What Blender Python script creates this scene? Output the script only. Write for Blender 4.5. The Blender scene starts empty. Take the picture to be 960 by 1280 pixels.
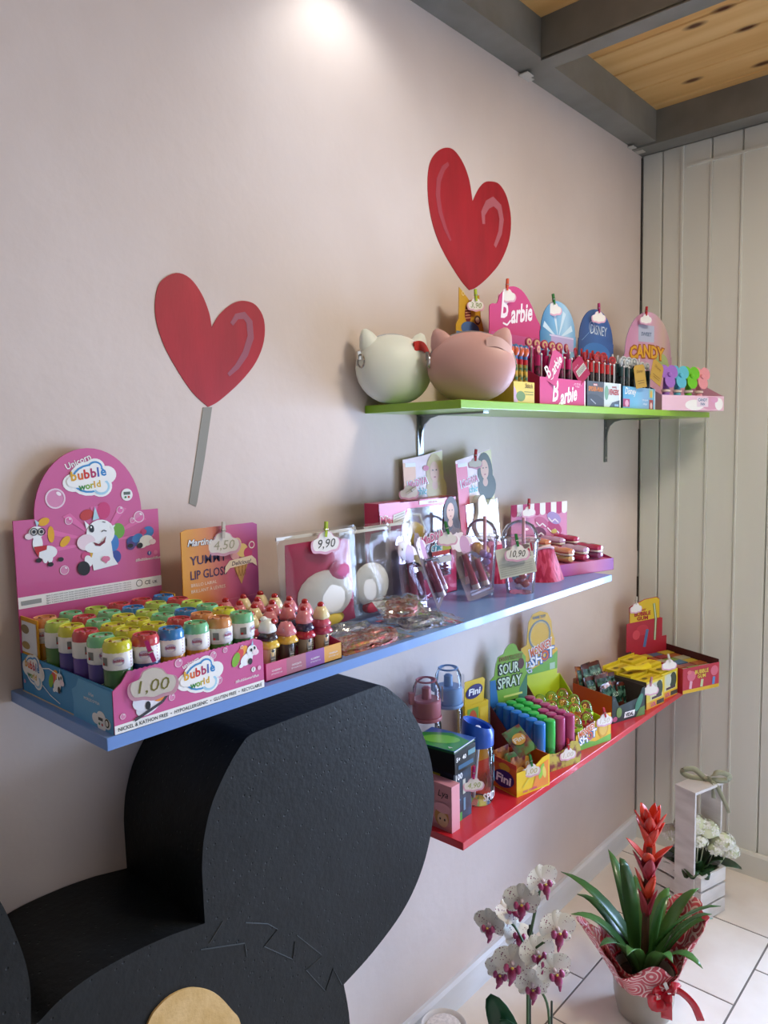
import bpy, math, random
from mathutils import Matrix, Vector
random.seed(7)
S = bpy.context.scene
C = S.collection
PI = math.pi
def R(d): return math.radians(d)

# ------------------------------------------------------------------ camera
FPX, YAW, PITCH, ROLL = 931.77, 0.7327, 0.0911, -0.0199
cd = bpy.data.cameras.new('camera'); cam = bpy.data.objects.new('camera', cd); C.objects.link(cam)
cd.sensor_fit = 'VERTICAL'; cd.sensor_height = 36.0; cd.lens = FPX / 1280 * 36.0; cd.clip_start = .02
_f = Vector((-math.sin(YAW)*math.cos(PITCH), math.cos(YAW)*math.cos(PITCH), -math.sin(PITCH)))
_r = Vector((math.cos(YAW), math.sin(YAW), 0)); _u = _r.cross(_f)
_rr = _r*math.cos(ROLL) + _u*math.sin(ROLL); _uu = -_r*math.sin(ROLL) + _u*math.cos(ROLL)
mw = Matrix((_rr, _uu, -_f)).transposed().to_4x4(); mw.translation = (1.1886, 0, 1.5824)
cam.matrix_world = mw
S.camera = cam
# ------------------------------------------------------------------ view, world, lights
S.view_settings.view_transform = 'Standard'; S.view_settings.look = 'None'
S.view_settings.gamma = 1.0; S.view_settings.use_curve_mapping = False
S.view_settings.exposure = -0.10
W = bpy.data.worlds.new('world'); S.world = W; W.use_nodes = True
W.node_tree.nodes['Background'].inputs[0].default_value = (.80, .88, 1.0, 1)
W.node_tree.nodes['Background'].inputs[1].default_value = 1.0
D = 2.787      # back wall
XR = 3.3       # right wall
YF = -1.7      # wall behind the camera
ZC = 2.735     # underside of the planks
def area(name, loc, rot, sx, sy, power, col):
    l = bpy.data.lights.new(name, 'AREA'); l.shape = 'RECTANGLE'; l.size = sx; l.size_y = sy
    l.energy = power; l.color = col
    o = bpy.data.objects.new(name, l); C.objects.link(o); o.location = loc; o.rotation_euler = rot
    return o
# daylight through the glazed door in the back wall plus soft fill through an added, unseen right-wall window
area('door_daylight', (1.28, D+.42, .95), (R(-66), 0, 0), 1.15, 1.5, 170, (.47, .65, 1.0))
area('window_fill', (XR+.16, 1.75, 1.30), (0, R(90), 0), 2.0, 1.7, 11, (.84, .91, 1.0))

# ------------------------------------------------------------------ materials
def lin(c):
    c /= 255.0
    return c/12.92 if c <= .04045 else ((c+.055)/1.055)**2.4
def hexc(h): return tuple(lin(int(h[i:i+2], 16)) for i in (0, 2, 4))
MATS = {}
def M(h, rough=.55, metal=0.0, name=None, coat=0.0, spec=.5, trans=0.0, sub=0.0, emit=0.0, ior=1.45):
    key = name or f'm_{h}_{rough}_{metal}_{coat}_{trans}_{sub}'
    if key in MATS: return MATS[key]
    m = bpy.data.materials.new(key); m.use_nodes = True
    b = m.node_tree.nodes['Principled BSDF']
    b.inputs['Base Color'].default_value = (*hexc(h), 1); b.inputs['Roughness'].default_value = rough
    b.inputs['Metallic'].default_value = metal; b.inputs['Coat Weight'].default_value = coat
    b.inputs['Specular IOR Level'].default_value = spec; b.inputs['Transmission Weight'].default_value = trans
    b.inputs['IOR'].default_value = ior
    if sub: b.inputs['Subsurface Weight'].default_value = sub; b.inputs['Subsurface Radius'].default_value = (.01,.006,.004)
    if emit: b.inputs['Emission Color'].default_value = (*hexc(h), 1); b.inputs['Emission Strength'].default_value = emit
    MATS[key] = m
    return m
def nodes(m): return m.node_tree.nodes, m.node_tree.links, m.node_tree.nodes['Principled BSDF']
def noisy(name, ha, hb, scale=8, rough=.5, bump=0.0, bscale=60, detail=4, stretch=(1,1,1), coat=0, dist=.002, lo=.35, hi=.65, sub=0, spec=.5):
    """two-tone noise colour with fine relief"""
    if name in MATS: return MATS[name]
    m = M(ha, rough, name=name, coat=coat, sub=sub, spec=spec); N, L, b = nodes(m)
    tc = N.new('ShaderNodeTexCoord'); mp = N.new('ShaderNodeMapping'); mp.inputs['Scale'].default_value = stretch
    L.new(tc.outputs['Object'], mp.inputs['Vector'])
    n = N.new('ShaderNodeTexNoise'); n.inputs['Scale'].default_value = scale; n.inputs['Detail'].default_value = detail
    L.new(mp.outputs[0], n.inputs['Vector'])
    r = N.new('ShaderNodeValToRGB'); r.color_ramp.elements[0].position = lo; r.color_ramp.elements[1].position = hi
    r.color_ramp.elements[0].color = (*hexc(ha), 1); r.color_ramp.elements[1].color = (*hexc(hb), 1)
    L.new(n.outputs['Fac'], r.inputs[0]); L.new(r.outputs[0], b.inputs['Base Color'])
    if bump:
        n2 = N.new('ShaderNodeTexNoise'); n2.inputs['Scale'].default_value = bscale; n2.inputs['Detail'].default_value = 5
        L.new(mp.outputs[0], n2.inputs['Vector'])
        bp = N.new('ShaderNodeBump'); bp.inputs['Strength'].default_value = bump; bp.inputs['Distance'].default_value = dist
        L.new(n2.outputs['Fac'], bp.inputs['Height']); L.new(bp.outputs[0], b.inputs['Normal'])
    return m
def clear(name, h='ffffff', gloss=.06, rough=.05, tint=.0, crinkle=0.0, cscale=40, ior=1.4):
    """clear thin plastic: transparent with a fresnel gloss, optional crinkle relief and a little haze"""
    if name in MATS: return MATS[name]
    m = bpy.data.materials.new(name); m.use_nodes = True; N, L = m.node_tree.nodes, m.node_tree.links
    N.remove(N['Principled BSDF']); out = N['Material Output']
    t = N.new('ShaderNodeBsdfTransparent'); t.inputs[0].default_value = (*hexc(h), 1)
    g = N.new('ShaderNodeBsdfGlossy'); g.inputs['Roughness'].default_value = rough; g.inputs[0].default_value = (.95,.95,.95,1)
    fr = N.new('ShaderNodeFresnel'); fr.inputs[0].default_value = ior
    ad = N.new('ShaderNodeMath'); ad.operation = 'ADD'; ad.use_clamp = True; ad.inputs[1].default_value = gloss
    L.new(fr.outputs[0], ad.inputs[0])
    mx = N.new('ShaderNodeMixShader'); L.new(ad.outputs[0], mx.inputs[0]); L.new(t.outputs[0], mx.inputs[1]); L.new(g.outputs[0], mx.inputs[2])
    last = mx
    if tint:
        d = N.new('ShaderNodeBsdfDiffuse'); d.inputs[0].default_value = (*hexc(h), 1)
        m2 = N.new('ShaderNodeMixShader'); m2.inputs[0].default_value = tint
        L.new(mx.outputs[0], m2.inputs[1]); L.new(d.outputs[0], m2.inputs[2]); last = m2
    if crinkle:
        tc = N.new('ShaderNodeTexCoord'); n = N.new('ShaderNodeTexVoronoi'); n.inputs['Scale'].default_value = cscale
        n.feature = 'DISTANCE_TO_EDGE'; L.new(tc.outputs['Object'], n.inputs['Vector'])
        bp = N.new('ShaderNodeBump'); bp.inputs['Strength'].default_value = crinkle; bp.inputs['Distance'].default_value = .004
        L.new(n.outputs['Distance'], bp.inputs['Height']); L.new(bp.outputs[0], g.inputs['Normal']); L.new(bp.outputs[0], fr.inputs['Normal'])
    L.new(last.outputs[0], out.inputs[0]); MATS[name] = m
    return m

# ------------------------------------------------------------------ mesh builder
def frame(o, u, v):
    u = Vector(u).normalized(); v = Vector(v).normalized(); n = u.cross(v)
    m = Matrix((u, v, n)).transposed().to_4x4(); m.translation = o
    return m
TEXT = {}
def text_data(s, bold):
    k = (s, bold)
    if k not in TEXT:
        cu = bpy.data.curves.new('t', 'FONT'); cu.body = s; cu.resolution_u = 2; cu.offset = bold; cu.fill_mode = 'FRONT'
        ob = bpy.data.objects.new('t', cu); me = bpy.data.meshes.new_from_object(ob)
        vs = [(v.co.x, v.co.y) for v in me.vertices]; fs = [tuple(p.vertices) for p in me.polygons]
        xs = [a for a, b in vs] or [0]
        TEXT[k] = (vs, fs, min(xs), max(xs)); bpy.data.objects.remove(ob); bpy.data.curves.remove(cu); bpy.data.meshes.remove(me)
    return TEXT[k]
class MB:
    def __init__(s, Mx=None): s.v = []; s.f = []; s.mi = []; s.mats = []; s.sm = []; s.M = Mx or Matrix()
    def add(s, vs, fs, m, smooth=False, T=None):
        o = len(s.v); X = s.M @ T if T is not None else s.M
        s.v += [tuple(X @ Vector(p)) for p in vs]
        if m not in s.mats: s.mats.append(m)
        i = s.mats.index(m)
        for f in fs: s.f.append(tuple(a+o for a in f)); s.mi.append(i); s.sm.append(smooth)
        return s
    def box(s, x0, x1, y0, y1, z0, z1, m, T=None):
        v = [(x0,y0,z0),(x1,y0,z0),(x1,y1,z0),(x0,y1,z0),(x0,y0,z1),(x1,y0,z1),(x1,y1,z1),(x0,y1,z1)]
        return s.add(v, [(0,3,2,1),(4,5,6,7),(0,1,5,4),(1,2,6,5),(2,3,7,6),(3,0,4,7)], m, T=T)
    def prism(s, poly, d0, d1, m, T=None, smooth=False, ms=None):
        """poly in local XY, extruded along local Z from d0 to d1"""
        n = len(poly); v = [(x,y,d0) for x,y in poly] + [(x,y,d1) for x,y in poly]
        s.add(v, [tuple(range(n-1,-1,-1)), tuple(range(n,2*n))], m, T=T)
        return s.add(v, [(i,(i+1)%n,(i+1)%n+n,i+n) for i in range(n)], ms or m, smooth, T=T)
    def lathe(s, prof, m, n=16, T=None, smooth=True, close=True):
        v = []; f = []
        for r, z in prof:
            for k in range(n): v.append((r*math.cos(2*PI*k/n), r*math.sin(2*PI*k/n), z))
        for i in range(len(prof)-1):
            for k in range(n): f.append((i*n+k, i*n+(k+1)%n, (i+1)*n+(k+1)%n, (i+1)*n+k))
        s.add(v, f, m, smooth, T)
        if close:
            for i, rev in ((0, True), (len(prof)-1, False)):
                if prof[i][0] > 1e-5:
                    q = [v[i*n+k] for k in range(n)]
                    s.add(q, [tuple(range(n-1,-1,-1)) if rev else tuple(range(n))], m, False, T)
        return s
    def tube(s, path, r, m, n=6, caps=True, T=None):
        P = [Vector(p) for p in path]; rs = r if isinstance(r, (list, tuple)) else [r]*len(P); v = []; f = []
        ref = Vector((0,0,1))
        for i, p in enumerate(P):
            t = (P[min(i+1,len(P)-1)] - P[max(i-1,0)]).normalized()
            if abs(t.dot(ref)) > .95: ref = Vector((1,0,0)) if abs(t.x) < .9 else Vector((0,1,0))
            a = t.cross(ref).normalized(); b = t.cross(a).normalized()
            for k in range(n): v.append(p + (a*math.cos(2*PI*k/n) + b*math.sin(2*PI*k/n))*rs[i])
        for i in range(len(P)-1):
            for k in range(n): f.append((i*n+k, i*n+(k+1)%n, (i+1)*n+(k+1)%n, (i+1)*n+k))
        s.add(v, f, m, True, T)
        if caps: s.add([v[k] for k in range(n)], [tuple(range(n))], m, False, T); s.add([v[-n+k] for k in range(n)], [tuple(range(n-1,-1,-1))], m, False, T)
        return s
    def grid(s, fn, nu, nv, m, smooth=True, T=None, wrap=False):
        v = [fn(i/nu, j/nv) for j in range(nv+1) for i in range(nu+1)]
        f = [(j*(nu+1)+i, j*(nu+1)+i+1, (j+1)*(nu+1)+i+1, (j+1)*(nu+1)+i) for j in range(nv) for i in range(nu)]
        return s.add(v, f, m, smooth, T)
    def ball(s, c, rx, ry, rz, m, nu=12, nv=8, T=None):
        pr = []
        v = [(c[0], c[1], c[2]-rz)]; f = []
        for j in range(1, nv):
            th = PI*j/nv - PI/2
            for i in range(nu): ph = 2*PI*i/nu; v.append((c[0]+rx*math.cos(th)*math.cos(ph), c[1]+ry*math.cos(th)*math.sin(ph), c[2]+rz*math.sin(th)))
        v.append((c[0], c[1], c[2]+rz)); L = len(v)-1
        for i in range(nu):
            f.append((0, 1+(i+1)%nu, 1+i)); f.append((L, L-nu+i, L-nu+(i+1)%nu))
        for j in range(nv-2):
            for i in range(nu): a = 1+j*nu; f.append((a+i, a+(i+1)%nu, a+nu+(i+1)%nu, a+nu+i))
        return s.add(v, f, m, True, T)
    # ---- flat print, in the local XY plane of s.M; k = ink layer
    def pol(s, pts, m, k=1):
        s.inc = (getattr(s, 'inc', 0)+1) % 28; z = k*.00035+s.inc*1.1e-5
        return s.add([(x, y, z) for x, y in pts], [tuple(range(len(pts)))], m)
    def rect(s, x0, y0, x1, y1, m, k=1): return s.pol([(x0,y0),(x1,y0),(x1,y1),(x0,y1)], m, k)
    def ell(s, x, y, a, b, m, k=1, rot=0, n=20):
        c, q = math.cos(R(rot)), math.sin(R(rot))
        return s.pol([(x+a*math.cos(t)*c-b*math.sin(t)*q, y+a*math.cos(t)*q+b*math.sin(t)*c) for t in [2*PI*i/n for i in range(n)]], m, k)
    def ring(s, x, y, a, w, m, k=1, n=20):
        s.inc = (getattr(s, 'inc', 0)+1) % 28; z = k*.00035+s.inc*1.1e-5
        v = [(x+r*math.cos(2*PI*i/n), y+r*math.sin(2*PI*i/n), z) for r in (a-w, a) for i in range(n)]
        return s.add(v, [(i, (i+1)%n, n+(i+1)%n, n+i)[::-1] for i in range(n)], m)
    def line(s, pts, w, m, k=1):
        for (x0,y0),(x1,y1) in zip(pts, pts[1:]):
            d = math.hypot(x1-x0, y1-y0) or 1; nx, ny = -(y1-y0)/d*w/2, (x1-x0)/d*w/2
            s.pol([(x0-nx,y0-ny),(x1-nx,y1-ny),(x1+nx,y1+ny),(x0+nx,y0+ny)], m, k)
        return s
    def text(s, t, x, y, h, m, k=2, bold=.0, shear=0, rot=0, w=None, align='c', arc=0):
        """h = letter height; w = forced width"""
        vs, fs, a, b = text_data(t, bold); sc = h/.72; sx = sc if w is None else w/max(b-a, 1e-3)
        off = {'c': (a+b)/2, 'l': a, 'r': b}[align]; c, q = math.cos(R(rot)), math.sin(R(rot)); out = []
        for X, Y in vs:
            px, py = (X-off)*sx + Y*sc*shear, Y*sc
            if arc: py -= arc*px*px
            out.append((x+px*c-py*q, y+px*q+py*c, k*.00035))
        return s.add(out, fs, m)
    def logo(s, words, x, y, h, m, outline=None, k=3, **kw):
        if outline: s.text(words, x, y, h, outline, k, bold=.07, **kw)
        return s.text(words, x, y, h, m, k+1, bold=.015, **kw)
    def obj(s, name, parent=None, sharp=40, label=None, loc=None):
        me = bpy.data.meshes.new(name); me.from_pydata(s.v, [], s.f)
        for m in s.mats: me.materials.append(m)
        me.polygons.foreach_set('material_index', s.mi); me.polygons.foreach_set('use_smooth', s.sm); me.update()
        if any(s.sm): me.set_sharp_from_angle(angle=R(sharp))
        o = bpy.data.objects.new(name, me); C.objects.link(o)
        if parent: o.parent = parent
        if label: o['label'] = label
        if loc: o.location = loc
        return o
def thing(name, label, cat, loc, rz=0, group=None):
    """Empty on a thing's base. Local X runs to the viewer's right along the shelf, Y towards the wall, Z up"""
    o = bpy.data.objects.new(name, None); o.empty_display_size = .02; C.objects.link(o)
    o.location = loc; o.rotation_euler = (0, 0, R(90+rz)); return tag(o, label, cat, group)
def tag(o, label, cat, group=None):
    o['label'] = label; o['category'] = cat
    if group: o['group'] = group
    return o
def struct(o, label=None):
    o['kind'] = 'structure'
    if label: o['label'] = label
    return o
def dup(root, loc, rz=None, label=None, group=None):
    r = root.copy(); C.objects.link(r); r.location = loc
    if rz is not None: r.rotation_euler = (r.rotation_euler[0], r.rotation_euler[1], R(90+rz))
    if label: r['label'] = label
    if group: r['group'] = group
    for ch in list(root.children):
        c = ch.copy(); C.objects.link(c); c.parent = r
        for g in ch.children:
            d = g.copy(); C.objects.link(d); d.parent = c
    return r
FRONT = lambda y=0.0, x=0.0, z=0.0: frame((x, y, z), (1,0,0), (0,0,1))      # print on a face looking at the room
LEFT = lambda x, d: frame((x, d, 0), (0,-1,0), (0,0,1))                     # print on a left side; u starts at the back
RIGHT = lambda x: frame((x, 0, 0), (0,1,0), (0,0,1))
def smooth_poly(pts, n=4):
    """closed Catmull-Rom through pts"""
    out = []; L = len(pts)
    for i in range(L):
        p0, p1, p2, p3 = (Vector(pts[(i+k-1) % L]) for k in range(4))
        for j in range(n):
            t = j/n
            out.append(tuple(.5*((2*p1)+(-p0+p2)*t+(2*p0-5*p1+4*p2-p3)*t*t+(-p0+3*p1-3*p2+p3)*t**3)))
    return out
def arch(x0, x1, z0, zs, zt, inset=.0, n=18):
    """card outline: straight shoulders at zs, arch up to zt"""
    p = [(x0, z0), (x1, z0), (x1, zs)]
    a, c = (x1-x0)/2-inset, (x0+x1)/2
    for i in range(n+1):
        t = PI*i/n; p.append((c+a*math.cos(t), zs+(zt-zs)*math.sin(t)))
    p.append((x0, zs))
    return p

# ------------------------------------------------------------------ the room
plaster = noisy('pink_plaster', 'dccdc5', 'd4c4bb', scale=2.2, rough=.7, bump=.4, bscale=11, detail=5, dist=.006)
greywall = noisy('grey_white_paint', 'dfe0da', 'd5d6cf', scale=3, rough=.55, bump=.15, bscale=60, stretch=(1,1,.2))
base_white = noisy('worn_white_paint', 'e2e4e8', 'c4c6ca', scale=9, rough=.5, bump=.2, stretch=(1,.25,1), lo=.3, hi=.8)
b = MB(); b.box(-.12, 0, YF, D+.0, -.05, ZC+.1, plaster); struct(b.obj('wall_left'), 'pink plastered wall carrying the three coloured shelves')
taupe = noisy('taupe_plaster', '8e8c88', '84827e', scale=2.2, rough=.75, bump=.35, bscale=14)
b = MB(); b.box(-.12, XR+.12, YF-.12, YF, -.05, ZC+.1, taupe); struct(b.obj('wall_front'))
# right wall with an opening for the window added as a fill source
b = MB(); wy0, wy1, wz0, wz1 = .85, 2.65, .25, 2.35
b.box(XR, XR+.12, YF, wy0, -.05, ZC+.1, taupe); b.box(XR, XR+.12, wy1, D, -.05, ZC+.1, taupe)
b.box(XR, XR+.12, wy0, wy1, -.05, wz0, taupe); b.box(XR, XR+.12, wy0, wy1, wz1, ZC+.1, taupe)
struct(b.obj('wall_right'))
fr = M('e8e6e2', .4); glass = clear('window_glass', gloss=.02, ior=1.3)
w = MB()
for a, c in ((wy0, wy0+.06), (wy1-.06, wy1), ((wy0+wy1)/2-.03, (wy0+wy1)/2+.03)): w.box(XR+.03, XR+.09, a, c, wz0, wz1, fr)
w.box(XR+.03, XR+.09, wy0, wy1, wz0, wz0+.06, fr); w.box(XR+.03, XR+.09, wy0, wy1, wz1-.06, wz1, fr)
wo = struct(w.obj('fill_window_1')); MB().box(XR+.055, XR+.06, wy0+.05, wy1-.05, wz0+.05, wz1-.05, glass).obj('pane', wo)  # unseen window, added only to carry the fill light
# back wall: upright boards, door opening out of frame on the right
dx0, dx1, dz1 = .68, 1.92, 2.30
b = MB(); b.box(-.12, dx0, D+.012, D+.12, -.05, ZC+.1, greywall); b.box(dx1, XR+.12, D+.012, D+.12, -.05, ZC+.1, greywall)
b.box(dx0, dx1, D+.012, D+.12, dz1, ZC+.1, greywall); wb = struct(b.obj('wall_back'), 'grey-white boarded wall behind the shelves')
edges = [0.004, .079, .151] + [.151+.1015*k for k in range(1, 6)] + [dx0]
for x0, x1 in zip(edges, edges[1:]):
    q = MB(); g = .0005; e = .0035
    poly = [(x0+g, 0), (x1-g, 0), (x1-g, e), (x1-g-e, .0125), (x0+g+e, .0125), (x0+g, e)]
    q.prism(poly, .0, 2.62, greywall, T=Matrix(((1,0,0,0),(0,-1,0,D+.0125),(0,0,1,0),(0,0,0,1))))
    q.obj('board', wb)
q = MB(); q.box(.168, dx0, D-.006, D+.0, 2.541, 2.549, greywall); q.obj('batten', wb)
q = MB(); q.box(.149, .156, D-.006, D, .10, 2.62, greywall); q.obj('batten', wb)
q = MB(); q.box(.249, .256, D-.005, D, .10, 2.541, greywall); q.obj('batten', wb)
q = MB(); q.box(.352, .358, D-.005, D, .10, 2.541, greywall); q.obj('batten', wb)
# dark worn gap in the corner
dk = M('3a332e', .9)
q = MB()
for z0, z1, w_ in ((.93,1.05,.005),(.80,.86,.006),(1.15,1.62,.0035),(1.66,2.10,.002),(2.10,2.615,.0035)): q.box(.0003, .0003+w_, D-.004, D-.0005, z0, z1, dk)
q.obj('corner_gap', wb, label='dark worn gap where the two walls meet')
w = MB()
for a, c in ((dx0, dx0+.07), (dx1-.07, dx1), ((dx0+dx1)/2-.04, (dx0+dx1)/2+.04)): w.box(a, c, D+.02, D+.09, 0, dz1, fr)
w.box(dx0, dx1, D+.02, D+.09, dz1-.07, dz1, fr); w.box(dx0, dx1, D+.02, D+.09, 0, .16, fr)
do = struct(w.obj('door_1')); MB().box(dx0+.06, dx1-.06, D+.05, D+.055, .15, dz1-.06, glass).obj('pane', do)
MB().tube([(1.25, D+.02, 1.0), (1.25, D-.03, 1.0), (1.25, D-.03, 1.18), (1.25, D+.02, 1.18)], .008, M('999999', .3, 1)).obj('handle', do)
# skirting
b = MB(); b.prism([(0,0),(.016,0),(.016,.078),(.010,.088),(0,.088)], 0, D-YF, base_white, T=Matrix(((1,0,0,0),(0,0,1,YF),(0,1,0,0),(0,0,0,1))))
struct(b.obj('baseboard_left'), 'worn white skirting board along the pink wall')
b = MB(); b.prism([(0,0),(.016,0),(.016,.078),(.010,.088),(0,.088)], .016, dx0, greywall, T=Matrix(((0,0,1,0),(-1,0,0,D),(0,1,0,0),(0,0,0,1))))
struct(b.obj('baseboard_back'), 'grey-white skirting board under the boarded wall')
# floor tiles
grout = M('6f6862', .9)
tilem = noisy('marbled_tile', 'ebe4db', 'd8ccbe', scale=5, rough=.32, bump=.08, bscale=30, detail=7, lo=.3, hi=.75)
b = MB(); b.box(-.12, XR+.12, YF-.12, D+.12, -.05, -.0015, grout); fl = struct(b.obj('floor'), 'pale marbled floor tiles laid with staggered joints')
TS = .3655; cache = {}
for i in range(-1, 9):
    xa, xb = .2265+(i-1)*TS, .2265+i*TS
    off = 1.909 if i % 2 == 0 else 2.0855
    for k in range(-11, 4):
        ya, yb = off+k*TS, off+(k+1)*TS
        X0, X1, Y0, Y1 = max(xa, 0), min(xb, XR), max(ya, YF), min(yb, D)
        if X1-X0 < .01 or Y1-Y0 < .01: continue
        key = (round(X1-X0, 4), round(Y1-Y0, 4))
        if key in cache: o = bpy.data.objects.new('tile', cache[key]); C.objects.link(o); o.parent = fl
        else:
            q = MB(); g = .0018; w_, h_ = X1-X0, Y1-Y0
            q.add([(g,g,-.004),(w_-g,g,-.004),(w_-g,h_-g,-.004),(g,h_-g,-.004),(g+.0015,g+.0015,0),(w_-g-.0015,g+.0015,0),(w_-g-.0015,h_-g-.0015,0),(g+.0015,h_-g-.0015,0)],
                  [(4,5,6,7),(0,1,5,4),(1,2,6,5),(2,3,7,6),(3,0,4,7)], tilem)
            o = q.obj('tile', fl); cache[key] = o.data
        o.location = (X0, Y0, 0)
# ceiling: grey steel beams below pine boards
pine = noisy('pine', 'e6bd7e', 'cf9a55', scale=3.5, rough=.45, bump=.1, bscale=30, stretch=(.35,5,5), detail=6, lo=.3, hi=.75)
N, L, bs = nodes(pine)
vor = N.new('ShaderNodeTexVoronoi'); vor.voronoi_dimensions = '2D'; vor.inputs['Scale'].default_value = 6.0; tcx = N.new('ShaderNodeTexCoord'); mpx = N.new('ShaderNodeMapping'); mpx.inputs['Scale'].default_value = (.55, 1.2, 0)
L.new(tcx.outputs['Object'], mpx.inputs[0]); L.new(mpx.outputs[0], vor.inputs['Vector'])
rk = N.new('ShaderNodeValToRGB'); rk.color_ramp.elements[0].position = .05; rk.color_ramp.elements[0].color = (1,1,1,1); rk.color_ramp.elements[1].position = .13; rk.color_ramp.elements[1].color = (0,0,0,1)
L.new(vor.outputs['Distance'], rk.inputs[0]); mxx = N.new('ShaderNodeMix'); mxx.data_type = 'RGBA'
old = bs.inputs['Base Color'].links[0].from_socket; L.new(rk.outputs[0], mxx.inputs[0]); L.new(old, mxx.inputs[6]); mxx.inputs[7].default_value = (*hexc('5b3416'), 1); L.new(mxx.outputs[2], bs.inputs['Base Color'])
steel = noisy('grey_painted_steel', '86857f', '74736d', scale=6, rough=.4, bump=.1, bscale=25)
b = MB(); b.box(-.12, XR+.12, YF-.12, D+.12, ZC+.022, ZC+.1, steel); ce = struct(b.obj('ceiling'), 'pine board ceiling on grey steel beams')
y = 2.70-.045; ys = [D]
while y > YF: ys.append(y); y -= .147
ys.append(YF)
for a, c in zip(ys[1:], ys):
    q = MB(); g = .0025; q.prism([(a+g, .02), (a+g, .004), (a+g+.003, 0), (c-g-.003, 0), (c-g, .004), (c-g, .02)], 0, XR, pine, T=Matrix(((0,0,1,0),(1,0,0,0),(0,1,0,ZC),(0,0,0,1))))
    q.obj('plank', ce)
def beam(x0, x1, y0, y1, z0=2.626, z1=ZC, nm='beam'):
    q = MB(); q.box(x0, x1, y0, y1, z0, z1, steel); return q.obj(nm, ce)
beam(.0, .088, YF, 2.70, 2.63); beam(0, XR, 2.70, D-.001, 2.622)
for yb_ in (1.905, .52, -.86): 
    beam(.0885, XR, yb_, yb_+.008, 2.626); beam(.0885, XR, yb_, yb_+.06, 2.622, 2.629, 'beam_flange')
rag = MB(); wht = M('c9c5bd', .8)
for y_, w_, d_ in ((1.93,.035,.03),(1.965,.02,.02),(2.66,.03,.022),(2.72,.03,.03)): rag.pol([(0,0)], wht) if 0 else rag.box(.001, d_, y_, y_+w_, 2.6205, 2.6235, wht)
rag.obj('plaster_scrap', ce, label='torn scrap of white filler under the beam')
# spotlight under the boards, washing the pink wall
sl = thing('spotlight', 'small white ceiling spotlight above the pink wall', 'lamp', (.17, 1.15, ZC-.13))
q = MB(); q.lathe([(.0,.13),(.03,.13),(.03,.115),(.008,.112),(.008,.07),(.034,.06),(.034,-.02),(.030,-.02),(.030,.0),(0,.0)], M('f0f0ee', .4), 20); q.obj('housing', sl)
q = MB(); q.lathe([(0,-.004),(.029,-.004),(.029,0)], M('fff4e0', .3, emit=6), 16); q.obj('bulb', sl)
sp = bpy.data.lights.new('spot_beam', 'SPOT'); sp.energy = 2.8; sp.spot_size = R(125); sp.spot_blend = .75; sp.color = (.97, 1.0, 1.0); sp.shadow_soft_size = .025
so = bpy.data.objects.new('spot_beam', sp); C.objects.link(so); so.location = (.17, 1.15, ZC-.155); so.rotation_euler = (R(10), R(24), 0)
# warm room lamps further back in the shop
for lx, ly, le in ((1.25, 1.78, 26.0), (2.0, -.9, 2.5)):
    t = thing('ceiling_lamp', 'white round ceiling lamp %s' % ('over the middle of the shop' if ly > 0 else 'near the shop entrance'), 'lamp', (lx, ly, ZC-.06))
    q = MB(); q.lathe([(0,.06),(.27,.06),(.27,.03),(.26,.03)], M('e8e6e2', .4), 24); q.obj('base', t)
    q = MB(); q.lathe([(.26,.03),(.23,.0),(.12,-.02),(0,-.025)], M('fff0d8', .3, emit=2.0), 24); q.obj('diffuser', t)
    pl = bpy.data.lights.new('lamp_light', 'AREA'); pl.shape = 'DISK'; pl.size = .5; pl.energy = le; pl.color = (1.0, .90, .74)
    po = bpy.data.objects.new('lamp_light', pl); C.objects.link(po); po.location = (lx, ly, ZC-.10)

# ------------------------------------------------------------------ painted hearts on the wall
def wall_pts(o, pts): return pts
heart_red = noisy('brushed_red_paint', 'b01626', '9c121f', scale=6, rough=.5, bump=.1, bscale=50, stretch=(1,4,1), lo=.3, hi=.7)
def heart(name, label, pts, hl, stick=None, hlc=None):
    """pts: wall (y,z) outline"""
    WALL = Matrix(((0,0,1,0),(1,0,0,0),(0,1,0,0),(0,0,0,1)))       # (y,z,depth) -> world
    c = min(pts, key=lambda p: p[1]); e = bpy.data.objects.new(name, None); C.objects.link(e); tag(e, label, 'painting'); e.location = (0, c[0], c[1])
    T = Matrix.Translation((0, -c[0], -c[1])) @ WALL
    b = MB(T); b.prism(pts, -.002, .0012, heart_red); b.obj('heart', e)
    for path, w, col in hl:
        b = MB(T)
        n = len(path); Lp = []; Rp = []
        for i, (y, z) in enumerate(path):
            a, d = path[max(i-1,0)], path[min(i+1,n-1)]; dy, dz = d[0]-a[0], d[1]-a[1]; l = math.hypot(dy, dz)
            ww = w*(.35+.65*math.sin(PI*(i+.6)/n))/2; Lp.append((y-dz/l*ww, z+dy/l*ww)); Rp.append((y+dz/l*ww, z-dy/l*ww))
        for i in range(n-1): b.prism([Lp[i], Rp[i], Rp[i+1], Lp[i+1]], .0, .0016, M(col, .5))
        b.obj('highlight', e, label='pale pink brush-stroke highlight')
    if stick: b = MB(T); b.prism(stick, -.002, .001, M('8f8b80', .6)); b.obj('stick', e, label='grey painted stick')
    return e
H1 = [(0.832,1.658),(0.798,1.685),(0.763,1.732),(0.741,1.772),(0.73,1.812),(0.732,1.848),(0.744,1.876),(0.775,1.895),(0.804,1.89),(0.828,1.865),(0.843,1.832),(0.847,1.806),(0.866,1.832),(0.897,1.856),(0.925,1.865),(0.954,1.86),(0.973,1.834),(0.971,1.792),(0.949,1.749),(0.91,1.709),(0.859,1.671)]
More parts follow.
